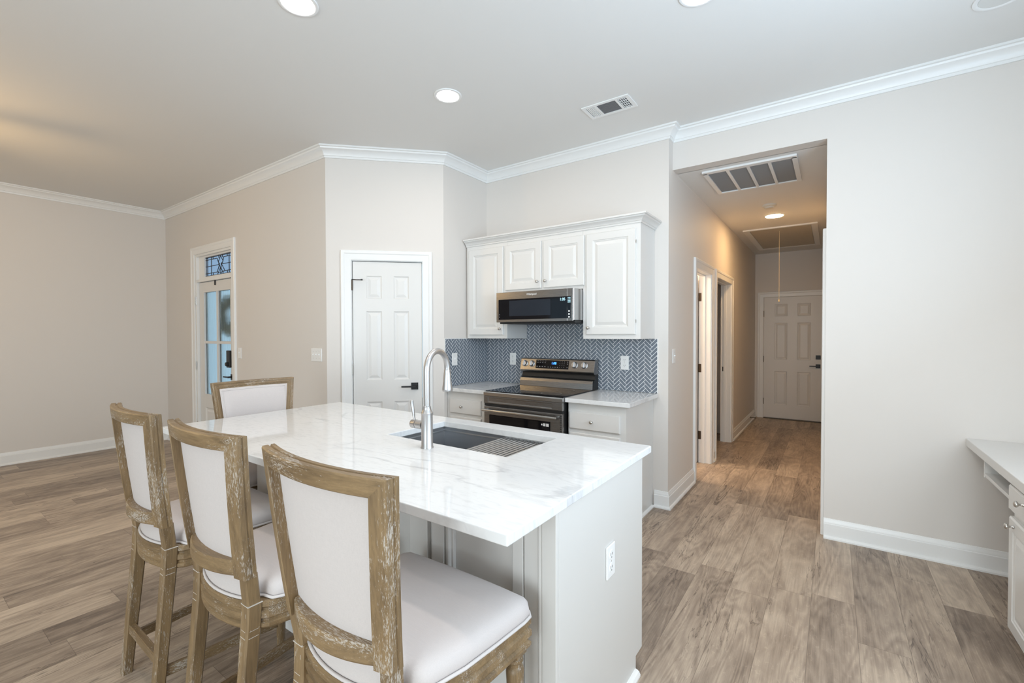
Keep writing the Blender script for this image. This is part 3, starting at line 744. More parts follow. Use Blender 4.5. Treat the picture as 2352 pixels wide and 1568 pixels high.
# ------------------------------------------------------------------ herringbone backsplash
def clip(poly, x0, x1, y0, y1):
    def cut(pts, ax, lim, sg):
        out = []
        for i in range(len(pts)):
            a, b = pts[i-1], pts[i]; da, db = sg*(a[ax]-lim), sg*(b[ax]-lim)
            if (da >= 0) != (db >= 0):
                t_ = da/(da-db); out.append((a[0]+t_*(b[0]-a[0]), a[1]+t_*(b[1]-a[1])))
            if db >= 0: out.append(b)
        return out
    for ax, lim, sg in ((0, x0, 1), (0, x1, -1), (1, y0, 1), (1, y1, -1)):
        poly = cut(poly, ax, lim, sg)
        if len(poly) < 3: return None
    return poly
def herringbone(rects, fn, name, label):
    g = MB()
    for a, b, c, d in rects:
        g.loft([[fn(a, c, .0005), fn(b, c, .0005), fn(b, d, .0005), fn(a, d, .0005)], [fn(a, c, .0070), fn(b, c, .0070), fn(b, d, .0070), fn(a, d, .0070)]])
    root = struct(g.build(name, M['grout']))
    tl = MB(); u = .0252; gp = .0021
    for i in range(-140, 140):
        for j in range(-40, 40):
            for kind in (0, 1):
                if kind == 0: bx = (i+6*j, i+6*j+3, i, i+1)
                else: bx = (i+6*j+3, i+6*j+4, i-2, i+1)
                x0, x1, y0, y1 = [v*u for v in bx]
                q = [(x0+gp, y0+gp), (x1-gp, y0+gp), (x1-gp, y1-gp), (x0+gp, y1-gp)]
                q = [((x-y)*s2, (x+y)*s2) for x, y in q]
                q = [(-x+rects[0][0]+.4, y+1.1) for x, y in q]
                for r in rects:
                    if max(p[0] for p in q) < r[0] or min(p[0] for p in q) > r[1] or max(p[1] for p in q) < r[2] or min(p[1] for p in q) > r[3]: continue
                    c = clip(q, *r)
                    if not c: continue
                    A = [tl.bm.verts.new(fn(x, y, .0068)) for x, y in c]; B = [tl.bm.verts.new(fn(x, y, .0085)) for x, y in c]
                    tl.bm.faces.new(B)
                    for k in range(len(c)): tl.bm.faces.new((A[k], A[(k+1) % len(c)], B[(k+1) % len(c)], B[k]))
    tl.build('tiles', M['tile'], root, label=label)
    return root
r1 = herringbone([(PX+.009, -1.153, .922, 1.361), (-2.408, -1.656, 1.361, 1.515)], lambda u, v, n: (u, YK-n, v), 'wall_backsplash', 'slate blue herringbone tiles')
r2 = herringbone([(3.049, YK-.001, .922, 1.361)], lambda u, v, n: (PX+n, u, v), 'wall_backsplash_side', 'slate blue herringbone tiles')
MB().box(-1.153, -1.147, YK-.0095, YK-.0003, .922, 1.366).build('edge_strip', M['plate'], r1)
MB().box(PX+.0003, PX+.0095, 3.043, 3.049, .922, 1.366).build('edge_strip', M['plate'], r2)
MB().box(PX+.0003, PX+.0095, 3.049, 3.352, 1.361, 1.366).build('edge_strip', M['plate'], r2)

# ------------------------------------------------------------------ cabinets
DR = [(.004, -.004), (.010, -.005), (.014, -.0085), (.020, -.0085), (.040, -.002), (.044, -.0015)]
def knob(parent, loc, axis='-y', mat=None):
    mb = MB(); mb.lathe([(.0075, 0), (.0075, .002), (.0045, .005), (.0045, .012), (.0085, .016), (.0125, .019), (.0135, .023), (.0110, .028), (.0055, .0305), (.0005, .031)], loc, axis, 20)
    return mb.build('knob', mat or M['nickel'], parent, smooth=50, label='round brushed nickel knob')
def cab_door(parent, x0, x1, z0, z1, y, knob_at=None, name='door', frame=.056):
    o = panelled(MB(), lambda u, v, n: (u, y-n, v), x0, x1, z0, z1, .018, [(x0+frame, x1-frame, z0+frame, z1-frame)], DR, edge=.004).build(name, M['cab'], parent)
    if knob_at: knob(o, (knob_at[0], y, knob_at[1]))
    return o
UY, UD = 3.345, 3.327      # face frame and door front of the wall cabinets
GW = 'white wall cabinets over the range'
t = thing('wall_cabinet', 'tall white single door wall cabinet left of the microwave, against the pantry wall', 'cabinet', (-2.65, 3.51, 1.364), GW)
mb = MB(); mb.box(-2.887, -2.412, UY, YK-.001, 1.364, 2.262, .0015); mb.build('body', M['cab'], t)
cab_door(t, -2.849, -2.447, 1.397, 2.201, UD, (-2.476, 1.452))
t = thing('wall_cabinet', 'short white two door wall cabinet directly above the microwave', 'cabinet', (-2.03, 3.51, 1.77), GW)
mb = MB(); mb.box(-2.411, -1.654, UY, YK-.001, 1.771, 2.262, .0015); mb.build('body', M['cab'], t)
cab_door(t, -2.423, -2.042, 1.798, 2.201, UD, (-2.073, 1.855)); cab_door(t, -2.019, -1.638, 1.798, 2.201, UD, (-1.993, 1.855))
t = thing('wall_cabinet', 'tall white single door wall cabinet right of the microwave, nearest the hall', 'cabinet', (-1.41, 3.51, 1.364), GW)
mb = MB(); mb.box(-1.653, -1.178, UY, YK-.001, 1.364, 2.262, .0015); mb.build('body', M['cab'], t)
d_ = cab_door(t, -1.617, -1.213, 1.400, 2.201, UD, (-1.595, 1.452))
for z in (1.50, 2.10): MB().box(-1.2125, -1.208, UD+.002, UD+.012, z-.012, z+.012).build('hinge', M['nickel'], d_)
CC = [(0, 2.238), (.008, 2.238), (.010, 2.250), (.016, 2.253), (.020, 2.262), (.032, 2.274), (.044, 2.279), (.047, 2.288), (.058, 2.290), (.058, 2.302), (0, 2.302)]
cm = MB().sweep([(-2.889, UY), (-1.178, UY), (-1.178, YK-.001)], CC, XYZ, side=1); cm.box(-2.889, -1.178, UY, YK-.001, 2.2635, 2.301)
tag(cm.build('crown_moulding', M['cab'], smooth=25), 'white crown moulding running along the top of the wall cabinets', 'moulding')

# base cabinets and worktops
BY, BD = 3.082, 3.064
GB = 'white base cabinets beside the range'
def drawer(t, x0, x1, z0, z1, y, kx, kz):
    o = panelled(MB(), lambda u, v, n: (u, y-n, v), x0, x1, z0, z1, .018, [], [], edge=.006).build('drawer', M['cab'], t)
    knob(o, (kx, y, kz))
def base_cab(label, x0, x1, dx0, dx1, kx, shoe):
    t = thing('base_cabinet', label, 'cabinet', ((x0+x1)/2, 3.4, 0), GB)
    mb = MB(); mb.prism([(BY, .10), (BY+.07, .10), (BY+.07, 0), (YK-.001, 0), (YK-.001, .886), (BY, .886)], lambda a, b, x: (x, a, b), x0, x1); mb.build('body', M['cab'], t)
    drawer(t, dx0, dx1, .690, .820, BD, kx, .755)
    cab_door(t, dx0, dx1, .125, .662, BD, (dx1-.03, .61))
    if shoe: MB().sweep([(x1, BY+.07), (x1, YK-.02)], SH, XYZ, side=1).build('shoe_moulding', M['trim'], t)
    return t
base_cab('white base cabinet with a drawer in the corner left of the range', PX+.004, -2.424, -2.862, -2.497, -2.712, False)
base_cab('white base cabinet with a drawer right of the range, nearest the hall', -1.646, -1.188, -1.634, -1.229, -1.443, True)
tag(MB().box(PX+.010, -2.419, 3.037, YK-.010, .888, .920, .003).build('worktop', M['quartz']), 'white quartz worktop in the corner left of the range', 'worktop', 'quartz worktops beside the range')
tag(MB().box(-1.653, -1.147, 3.037, YK-.010, .888, .920, .003).build('worktop', M['quartz']), 'white quartz worktop right of the range, nearest the hall', 'worktop', 'quartz worktops beside the range')

# ------------------------------------------------------------------ microwave
t = thing('microwave', 'low stainless steel microwave with a black glass door over the range', 'microwave', (-2.03, 3.4, 1.505))
mx0, mx1, mf, mz0, mz1 = -2.417, -1.664, 3.205, 1.505, 1.766
pl = [(mx0+.004, YK-.012), (mx0+.004, mf+.07), (mx0, mf+.03), (mx0, mf+.006), (mx0+.006, mf), (mx1-.006, mf), (mx1, mf+.006), (mx1+.003, mf+.05), (mx1+.008, mf+.10), (mx1+.008, YK-.012)]
mb = MB(); mb.prism(pl, lambda a, b, z: (a, b, z), mz0+.010, mz1); mb.build('body', M['steel2'], t, bevel=.001)
MB().box(mx0+.012, mx1+.002, mf+.02, YK-.02, mz0-.012, mz0+.0095, .004).build('underside_vent', M['blackpl'], t)
dw = MB().box(mx0+.001, -1.7145, mf-.016, mf-.0005, mz0+.002, mz1-.001, .002).build('door', M['steel'], t)
cp_ = MB().box(-1.7135, mx1-.001, mf-.016, mf-.0005, mz0+.002, mz1-.001, .002).build('control_panel', M['steel'], t)
MB().box(mx0+.026, -1.7146, mf-.0185, mf-.0155, 1.529, 1.703, .001).build('glass', M['blackglass'], dw, label='black glass front')
MB().box(-1.7134, mx1-.018, mf-.0185, mf-.0155, 1.529, 1.703, .001).build('touch_strip', M['blackglass'], cp_, label='black glass touch strip')
MB().box(-2.275, -1.865, mf-.0195, mf-.018, 1.558, 1.690).build('window', M['win_dark'], dw, label='dark grey viewing window')
fm = lambda x, z, y=mf-.0163: face_mtx((x, y, z), (1, 0, 0), (0, 0, 1))
text('brand_lettering', 'Whirlpool', .024, M['whitetext'], dw, fm(-2.05, 1.737))
text('clock_display', '1:05', .030, M['icetext'], dw, fm(-1.755, 1.680, mf-.0190))
mb = MB()
for k in range(4):
    for q in range(3):
        x = -1.708+q*.009; z = 1.692-k*.012; mb.box(x, x+.0055, mf-.0192, mf-.0184, z-.003, z+.003)
mb.build('touch_icons', M['icetext'], cp_)
mb = MB()
for z in (1.586, 1.562, 1.540): mb.box(-1.703, -1.690, mf-.0192, mf-.0184, z-.006, z+.005, .0)
for z in (1.568, 1.550): pass
mb.build('buttons', M['whitetext'], cp_)
mb = MB()
for z in (1.573, 1.553): mb.lathe([(.003, .0), (.003, .0008)], (mx0+.036, mf-.0184, z), '-y', 8)
mb.build('icons', M['greytext'], dw)

# ------------------------------------------------------------------ range
t = thing('range', 'freestanding stainless steel electric range with a black glass cooktop', 'oven', (-2.035, 3.35, 0))
rx0, rx1, rf = -2.415, -1.657, 3.005
mb = MB(); mb.box(rx0+.006, rx1-.006, rf+.03, 3.64, .03, .885); mb.build('body', M['blackpl'], t)
yz = lambda a, b, x: (x, a, b)
# cooktop
mb = MB(); mb.prism([(rf, .886), (rf-.002, .914), (rf+.006, .921), (rf+.02, .922), (3.545, .922), (3.545, .890)], yz, rx0, rx1); mb.build('cooktop_frame', M['steel2'], t, bevel=.001)
ck = MB().box(rx0+.008, rx1-.008, rf+.018, 3.545, .9222, .9262, .0012).build('cooktop', M['blackglass'], t, label='black ceramic glass cooktop')
for x, y, r in ((-2.22, 3.17, .105), (-1.85, 3.17, .085), (-2.22, 3.41, .075), (-1.85, 3.41, .075)):
    n = 40
    ro = [(x+r*math.cos(2*PI*k/n), y+r*math.sin(2*PI*k/n), .9265) for k in range(n)]; ri = [(x+(r-.0025)*math.cos(2*PI*k/n), y+(r-.0025)*math.sin(2*PI*k/n), .9265) for k in range(n)]
    MB().loft([ro, ri], cap=False).build('burner_ring', M['greytext'], ck)

# front fascia with a pressed recess
fa = panelled(MB(), lambda u, v, n: (u, rf-n, v), rx0, rx1, .822, .884, .028, [(rx0+.045, rx1-.090, .832, .876)], [(.005, -.004), (.008, -.0045)], edge=.003).build('fascia', M['steel'], t)
MB().box(rx0+.004, rx1-.004, rf+.006, rf+.03, .800, .8215).build('vent_gap', M['blackpl'], t)
# oven door
od = panelled(MB(), lambda u, v, n: (u, rf+.002-n, v), rx0+.002, rx1-.002, .255, .798, .03, [(rx0+.055, rx1-.105, .33, .730)], [(.004, -.003)], edge=.003).build('oven_door', M['steel'], t)
MB().box(rx0+.060, rx1-.110, rf-.0005, rf+.004, .335, .726).build('window', M['blackglass'], od, label='black oven window')
mb = MB(); mb.tube([(rx0+.012, rf-.034, .768), (rx0+.1, rf-.040, .770), (-2.035, rf-.044, .771), (rx1-.1, rf-.040, .770), (rx1-.03, rf-.034, .768)], .0115, 14)
for x in (rx0+.028, rx1-.045): mb.box(x-.010, x+.010, rf-.036, rf+.004, .758, .780, .003)
mb.build('handle', M['steel2'], od, smooth=50)
mb = MB()
for k in range(30): mb.box(rx1-.020, rx1-.008, rf-.0018, rf+.001, .30+k*.0165, .3085+k*.0165)
mb.build('vent_slots', M['slot'], od)
mb = MB()
for x, s in ((-1.838, .006), (-1.815, .011), (-1.787, .011)):
    mb.box(x-s, x+s, rf-.0016, rf-.0004, .703-s, .703+s)
mb.build('stickers', M['whitetext'], od, label='small white stickers on the oven glass')
panelled(MB(), lambda u, v, n: (u, rf+.002-n, v), rx0+.002, rx1-.002, .055, .245, .03, [], [], edge=.003).build('storage_drawer', M['steel'], t)
# backguard
mb = MB(); mb.prism([(3.556, .922), (3.556, .99), (3.585, 1.01), (3.60, 1.06), (3.60, 1.09), (3.652, 1.165), (3.652, .922)], yz, rx0+.004, rx1-.004); mb.build('backguard', M['blackpl'], t)
MB().prism([(3.538, .9265), (3.545, .975), (3.552, .998), (3.556, 1.003), (3.562, 1.002), (3.562, .9265)], yz, rx0+.008, rx1-.008).build('rear_panel', M['steel'], t, bevel=.001)
mb = MB(); mb.prism([(3.570, 1.055), (3.559, 1.068), (3.558, 1.076), (3.582, 1.172), (3.590, 1.179), (3.650, 1.179), (3.650, 1.055)], yz, rx0, rx1)
cpn = mb.build('control_panel', M['steel'], t, bevel=.0012)
sl = Vector((0, .024, .096)).normalized(); nn = Vector((1, 0, 0)).cross(sl)
def cpf(x, h, d=0): 
    p = Vector((x, 3.558, 1.076))+sl*h+nn*d; return tuple(p)
mb = MB(); a, b = -2.245, -1.905
mb.loft([[cpf(a, .014, .0), cpf(b, .014, .0), cpf(b, .092, .0), cpf(a, .092, .0)], [cpf(a, .014, .003), cpf(b, .014, .003), cpf(b, .092, .003), cpf(a, .092, .003)]])
dp = mb.build('display', M['blackglass'], cpn, label='black glass control display')
text('clock_display', '1:08', .030, M['bluetext'], dp, face_mtx(cpf(-2.055, .064, .0034), (1, 0, 0), sl))
def dash(x, h, w_, hh=.0028):
    MB().loft([[cpf(x, h, .003), cpf(x+w_, h, .003), cpf(x+w_, h+hh, .003), cpf(x, h+hh, .003)], [cpf(x, h, .0034), cpf(x+w_, h, .0034), cpf(x+w_, h+hh, .0034), cpf(x, h+hh, .0034)]]).build('key_print', M['greytext'], dp)
for k in range(4):
    for h in (.082, .066): dash(-2.232+k*.026, h, .016 if h > .07 else .013)
for k in range(4): dash(-2.235+k*.028, .028, .012, .006)
for k in range(5): dash(-2.115+k*.024, .026, .010, .005)
for i in range(3):
    for j in range(4): dash(-1.995+i*.022, .028+j*.017, .004, .004)
for h in (.078, .060, .028): dash(-1.922, h, .010, .004)
for x in (-2.368, -2.292, -1.846, -1.752):
    c0 = Vector(cpf(x, .055, 0)); mb = MB()
    def ring(r, d, seg=28): return [tuple(c0+nn*d+Vector((1, 0, 0))*r*math.cos(2*PI*k/seg)+sl*r*math.sin(2*PI*k/seg)) for k in range(seg)]
    mb.loft([ring(.030, 0), ring(.030, .003), ring(.026, .005), ring(.025, .018), ring(.022, .022), ring(.002, .0225)])
    e_ = .006; q = lambda a_, b_, d: tuple(c0+Vector((1, 0, 0))*a_+sl*b_+nn*d)
    mb.loft([[q(-e_, -.022, .021), q(e_, -.022, .021), q(e_, .024, .021), q(-e_, .024, .021)], [q(-e_*.7, -.021, .034), q(e_*.7, -.021, .034), q(e_*.7, .023, .034), q(-e_*.7, .023, .034)]])
    mb.build('knob', M['faucet'], cpn, smooth=40, label='round steel burner knob')

# ------------------------------------------------------------------ island
IX0, IX1, IY0, IY1 = -2.46, -.655, 1.155, 1.885
t = thing('kitchen_island', 'large pale painted kitchen island under the white quartz top', 'island', (-1.55, 1.52, 0))
pe = [(IY0+.012, 0), (1.812, 0), (1.812, .072), (IY1, .072), (IY1, .886), (IY0+.012, .886)]
MB().prism(pe, yz, IX1-.02, IX1).build('end_panel', M['island'], t, bevel=.001)
MB().prism(pe, yz, IX0, IX0+.02).build('end_panel', M['island'], t, bevel=.001)
MB().box(IX0+.02, IX1-.02, IY0+.012, IY0+.03, 0, .886).build('seating_side_panel', M['island'], t)
mb = MB(); mb.box(IX0+.02, IX1-.02, IY1-.02, IY1, .072, .886); mb.box(IX0+.02, IX1-.02, 1.80, 1.812, 0, .072); mb.box(IX0+.02, IX1-.02, 1.812, IY1-.02, .072, .085); mb.build('cabinet_side', M['island'], t)
def batten(a, b, y, bev=.002): 
    MB().box(a, b, y, IY0+.0125, 0, .886, bev).build('batten', M['island'], t)
def bead(x, y=IY0-.004):
    mb = MB(); mb.tube([(x, y+.008, 0), (x, y+.008, .886)], .0095, 10); mb.build('bead_trim', M['island'], t, smooth=60)
batten(-.704, IX1, IY0-.006); bead(-.713); batten(-.772, -.722, IY0+.001); batten(-.814, -.775, IY0-.002)
for k in range(3):
    o_ = -k*.56
    batten(-1.100+o_, -1.063+o_, IY0-.002); batten(-1.159+o_, -1.101+o_, IY0-.010); batten(-1.278+o_, -1.185+o_, IY0-.006)
    bead(-1.0815+o_, IY0-.010)
MB().sweep([(IX1, IY0+.012), (IX1, 1.806)], [(0, 0), (.022, 0), (.022, .008), (.016, .019), (.008, .024), (0, .025)], XYZ, side=1).build('shoe_moulding', M['trim'], t, label='white quarter round along the floor')
MB().sweep([(IX0+.02, IY0-.002), (IX1, IY0-.002)], [(0, 0), (.020, 0), (.012, .02), (.010, .07), (0, .075)], XYZ, side=1).build('base_moulding', M['trim'], t)

# island top with the sink cut-out
CX0, CX1, CY0, CY1, CZ0, CZ1 = -2.905, -.640, .885, 1.957, .888, .918
SX0, SX1, SY0, SY1 = -1.770, -1.052, 1.455, 1.852
mb = MB()
def rr(z, a, b, c, d): return [(a, c, z), (b, c, z), (b, d, z), (a, d, z)]
rings = [rr(CZ1, SX0, SX1, SY0, SY1), rr(CZ1, CX0, CX1, CY0, CY1), rr(CZ0, CX0, CX1, CY0, CY1), rr(CZ0, SX0, SX1, SY0, SY1), rr(CZ1, SX0, SX1, SY0, SY1)]
mb.loft(rings, cap=False)
tag(mb.build('island_countertop', M['quartz'], bevel=.003), 'white veined quartz countertop of the island with an undermount sink cut-out', 'countertop')
# sink
t = thing('sink', 'dark stainless undermount workstation sink set into the island', 'sink', (-1.41, 1.65, .66))
g = .012
def sr(z, i): return rr(z, SX0-g+i, SX1+g-i, SY0-g+i, SY1+g-i)
mb = MB(); mb.loft([sr(.887, -.02), sr(.887, 0), sr(.868, 0.0), sr(.867, .010), sr(.860, .010), sr(.675, .018), sr(.668, .030)], cap=False)
mb.bm.faces.new([mb.bm.verts.new(p) for p in sr(.668, .030)])
mb.build('bowl', M['sink'], t)
MB().lathe([(.055, .6685), (.050, .672), (.030, .669), (.001, .668)], (-1.41, 1.70, 0), 'z', 28).build('drain', M['faucet'], t, smooth=50)
t = thing('drying_rack', 'roll-up rack of dark steel rods lying across the right end of the sink', 'rack', (-1.2, 1.65, .868))
for k in range(14):
    x = -1.362+k*.0222
    MB().tube([(x, SY0-.009, .8745), (x, SY1+.009, .8745)], .0058, 8).build('rod', M['rack'], t, smooth=60)
mb = MB()
for y in (SY0-.004, SY1+.004): mb.box(-1.372, -1.064, y-.006, y+.006, .8682, .8705)
mb.build('end_strip', M['blackpl'], t)

# faucet
FX, FY, FZ = -1.419, 1.378, CZ1
t = thing('faucet', 'tall brushed nickel pull-down faucet with an arched neck behind the sink', 'faucet', (FX, FY, FZ))
mb = MB(); mb.lathe([(.0275, FZ+.0003), (.0275, FZ+.004), (.0250, FZ+.008), (.0243, FZ+.14), (.0255, FZ+.146), (.0262, FZ+.150), (.0235, FZ+.154), (.0185, FZ+.163), (.0165, FZ+.172), (.0168, FZ+.178), (.0140, FZ+.180)], (FX, FY, 0), 'z', 36)
mb.build('body', M['faucet'], t, smooth=40)
dx, dy = -.20, .98; D = .165; zr = FZ+.330
pts = [(FX, FY, FZ+.170), (FX, FY, FZ+.25)]
for k in range(0, 17):
    a = PI*k/16; o_ = D/2*(1-math.cos(a)); pts.append((FX+dx*o_, FY+dy*o_, zr+D/2*math.sin(a)))
SXp, SYp = FX+dx*D, FY+dy*D
pts.append((SXp, SYp, FZ+.305))
mb = MB(); mb.tube(pts, .0135, 20); mb.build('neck', M['faucet'], t, smooth=60)
mb = MB(); mb.lathe([(.0138, FZ+.325), (.0150, FZ+.322), (.0155, FZ+.316), (.0152, FZ+.312), (.0165, FZ+.308), (.0190, FZ+.27), (.0235, FZ+.235), (.0240, FZ+.228), (.0215, FZ+.223), (.001, FZ+.224)], (SXp, SYp, 0), 'z', 28); mb.build('spray_head', M['faucet'], t, smooth=40)
mb = MB(); mb.lathe([(.0185, -.024), (.0190, -.060)], (FX, FY, FZ+.095), 'x', 24); mb.lathe([(.0165, -.058), (.0165, -.063)], (FX, FY, FZ+.095), 'x', 24); mb.lathe([(.0192, -.0625), (.0192, -.088), (.016, -.093), (.001, -.094)], (FX, FY, FZ+.095), 'x', 24)
mb.build('valve', M['faucet'], t, smooth=40)
mb = MB(); mb.tube([(FX-.078, FY, FZ+.108), (FX-.080, FY, FZ+.122), (FX-.087, FY+.0, FZ+.155), (FX-.094, FY, FZ+.192), (FX-.095, FY, FZ+.196)], [.0065, .0055, .0066, .0082, .006], 14); mb.build('lever', M['faucet'], t, smooth=50)

# ------------------------------------------------------------------ bar stools (built around the origin facing +Y, then placed)
def make_stool():
    t = thing('bar_stool', '', 'stool')
    def post_line(z):      # rear face v, outer half width, at height z
        if z < .59: v = -.258+(.050)*(z/.59); u = .196-.004*(z/.59)
        else: k = (z-.59)/.53; v = -.208-.055*k-.004*math.sin(k*PI); u = .194+.0485*k
        return u, v
    def bow(u, hw, amt): return -amt*(1-(u/hw)**2)
    # rear legs, from the floor to the start of the back moulding
    for s in (-1, 1):
        rings = []
        for z in (0, .004, .30, .52, .605, .6051, .70):
            u, v = post_line(z); k = .036+.008*min(z/.55, 1); a = k
            if z > .605: u -= .003; a = .038; kk = .040
            else: kk = k
            uo, ui = s*u, s*(u-a)
            c = .005
            ps = [(uo-s*c, v), (uo, v+c), (uo, v+kk-c), (uo-s*c, v+kk), (ui+s*c, v+kk), (ui, v+kk-c), (ui, v+c), (ui+s*c, v)]
            rings.append([(p[0], p[1], z) for p in ps])
        leg = MB().loft(rings).build('rear_leg', M['woodz'], t)
        mb = MB(); ty = .0007
        def line(face, a0, a1, z0, z1):
            zm = (z0+z1)/2; uu, vv = post_line(zm)
            if face == 'r':
                c0 = s*(uu-.021); mb.box(c0+a0, c0+a1, vv-ty, vv+.003, z0, z1)
            else:
                c0 = vv+.021; x0, x1 = sorted((s*(uu+ty), s*(uu-.003))); mb.box(x0, x1, c0+a0, c0+a1, z0, z1)
        for f_ in ('r', 'o'):
            for a0, a1, z0, z1 in ((-.0125, -.0113, .530, .582), (.0113, .0125, .530, .582), (-.0125, .0125, .5288, .530), (-.0125, .0125, .582, .5832), (-.0215, .0215, .6035, .6055), (-.014, .014, .5085, .510)): line(f_, a0, a1, z0, z1)
        mb.build('carved_line', M['wash'], leg, label='pale lime washed carved lines')
    # back frame: profile swept up one post, over the top and down the other
    PRO = [(.004, 0), (0, .004), (0, .021), (.004, .024), (.0035, .027), (0, .030), (0, .041), (.004, .045), (.010, .046), (.013, .043), (.018, .043), (.022, .046), (.030, .044), (.034, .040), (.046, .038), (.046, .003), (.043, 0)]
    PRO = [(a_*.92, b_*.84) for a_, b_ in PRO]
    zb, zt = .690, 1.120
    npost, ntop = 6, 16; path = []
    for k in range(npost): z = zb+(zt-zb)*k/npost; path.append((-post_line(z)[0], z))
    ut = post_line(zt)[0]
    for k in range(ntop+1): u = (-ut if k == 0 else ut if k == ntop else (-1+2*(k-1)/(ntop-2))*(ut-.055)); path.append((u, zt))
    for k in range(npost-1, -1, -1): z = zb+(zt-zb)*k/npost; path.append((post_line(z)[0], z))
    def bk(u, z, h):
        uu, v = post_line(min(max(z, .5), 1.13)); amt = .036
        return (u, v+h+bow(min(max(u, -uu), uu), uu, amt), z)
    bf = MB().sweep(path, PRO, bk, side=1).build('back_frame', M['woodz'], t, smooth=30)
    bf.data.materials.append(M['woodx'])
    for q_ in bf.data.polygons:
        if zt-q_.center.z < post_line(zt)[0]-abs(q_.center.x): q_.material_index = 1
    # lower back rail
    rings = []
    n = 18
    for k in range(n+1):
        u = -.158+.316*k/n; b = bow(u, .205, .066)+.022; v = -.222
        rings.append([(u, v+b, .700), (u, v+b+.004, .694), (u, v+b+.036, .694), (u, v+b+.040, .698), (u, v+b+.040, .734), (u, v+b+.036, .739), (u, v+b+.005, .739), (u, v+b, .734)])
    MB().loft(rings).build('lower_rail', M['woodx'], t, smooth=28)
    # upholstered panel of the back
    def pad(front):
        mb = MB(); G = []
        for j in range(9):
            z = .735+(1.082-.735)*j/8; row = []
            for i in range(17):
                uu, v = post_line(z); hw = uu-.038; u = -hw+2*hw*i/16
                edge = min(1, min(i, 16-i, j*2, (8-j)*2)/2.0)
                d = .028 if not front else .0335+.010*edge
                row.append(mb.bm.verts.new((u, v+bow(u, uu, .036)+d, z)))
            G.append(row)
        for j in range(8):
            for i in range(16): mb.bm.faces.new((G[j][i], G[j][i+1], G[j+1][i+1], G[j+1][i]))
        return mb
    bp = pad(False); b2 = pad(True)
    tmp = bpy.data.meshes.new('tmp'); b2.bm.to_mesh(tmp); bp.bm.from_mesh(tmp); b2.bm.free(); bpy.data.meshes.remove(tmp)
    bp.build('back_upholstery', M['linen'], t, smooth=50)
    mb = MB(); q = []
    for (u0, z0), (u1, z1) in (((-1, .752), (1, .752)), ((1, .752), (1, 1.070)), ((1, 1.070), (-1, 1.070)), ((-1, 1.070), (-1, .752))):
        for k in range(10):
            z = z0+(z1-z0)*k/10; uu, v = post_line(z); hw = uu-.050; u = hw*(u0+(u1-u0)*k/10); q.append((u, v+bow(u, uu, .036)+.0365, z))
    mb.tube(q, .0026, 6, closed=True); mb.build('back_piping', M['piping'], t, smooth=60)
    # seat frame (apron)
    AP = []
    for k in range(9): u = -.160+.320*k/8; AP.append((u, -.186+bow(u, .17, .034)))
    AP += [(.198, -.150), (.240, 0.0), (.252, .222)]
    for k in range(1, 8): u = .252-.504*k/8; AP.append((u, .222+.014*(1-(u/.252)**2)))
    AP += [(-.252, .222), (-.240, 0.0), (-.198, -.150)]
    APR = [(0, .520), (.005, .520), (.009, .526), (.009, .536), (.002, .541), (.002, .546), (.010, .553), (.010, .570), (.003, .575), (.003, .580), (.009, .586), (.009, .600), (.004, .604), (-.02, .604), (-.02, .520)]
    MB().sweep(AP, APR, XYZ, side=1, closed=True).build('seat_frame', M['woodx'], t, smooth=25)
    # cushion
    OUT = []
    for k in range(11): u = -.150+.300*k/10; OUT.append((u, -.186+bow(u, .16, .032)))
    OUT += [(.155, -.160), (.170, -.150), (.205, -.142), (.218, -.12), (.240, -.03), (.252, .08), (.261, .19), (.259, .222), (.244, .240)]
    for k in range(1, 12): u = .244-.488*k/12; OUT.append((u, .240+.012*(1-(u/.244)**2)))
    OUT += [(-.244, .240), (-.259, .222), (-.261, .19), (-.252, .08), (-.240, -.03), (-.218, -.12), (-.205, -.142), (-.170, -.150), (-.155, -.160)]
    cx, cy = 0, .01
    def ring(f, z, ins=0):
        out = []
        for u, v in OUT:
            d = Vector((u-cx, v-cy)); L_ = d.length; d = d*max(0, (L_-ins)/L_)*f; out.append((cx+d.x, cy+d.y, z))
        return out
    rings = [ring(1, .602, .012), ring(1, .606, .003), ring(1, .622, -.002), ring(1, .640, .002), ring(1, .652, .012), ring(1, .660, .030), ring(1, .665, .06), ring(.55, .668), ring(.25, .669), ring(.02, .6692)]
    MB().loft(rings).build('seat_cushion', M['linen'], t, smooth=60)
    MB().tube([(p[0], p[1], .609) for p in ring(1, .609, -.003)], .0046, 8, closed=True).build('seat_piping', M['piping'], t, smooth=60)
    # turned front legs
    for s in (-1, 1):
        x, y = s*.226, .200
        mb = MB(); mb.box(x-.025, x+.025, y-.025, y+.025, .505, .600, .003)
        mb.lathe([(.018, .507), (.017, .500), (.023, .495), (.024, .488), (.019, .483), (.0185, .474), (.024, .468), (.026, .455), (.024, .42), (.0165, .03), (.018, .02), (.015, .012), (.014, 0)], (x, y, 0), 'z', 20)
        mb.build('front_leg', M['woodz'], t, smooth=35)
    # stretchers
    zs = .185
    ub, vb = post_line(zs)
    MB().box(-ub+.02, ub-.02, vb+.008, vb+.032, zs-.018, zs+.018, .003).build('stretcher', M['woodx'], t)
    MB().box(-.220, .220, .189, .211, zs-.020, zs+.020, .003).build('stretcher', M['woodx'], t)
    for s in (-1, 1):
        A = (s*(ub-.020), vb+.034); B = (s*.225, .190); e = .010
        mb = MB(); z = .142
        mb.loft([[(A[0]-e, A[1], z-.018), (A[0]+e, A[1], z-.018), (A[0]+e, A[1], z+.018), (A[0]-e, A[1], z+.018)], [(B[0]-e, B[1], z-.018), (B[0]+e, B[1], z-.018), (B[0]+e, B[1], z+.018), (B[0]-e, B[1], z+.018)]])
        mb.build('stretcher', M['woody'], t, bevel=.002)
    return t
st = make_stool()
GS = 'bar stools around the island'
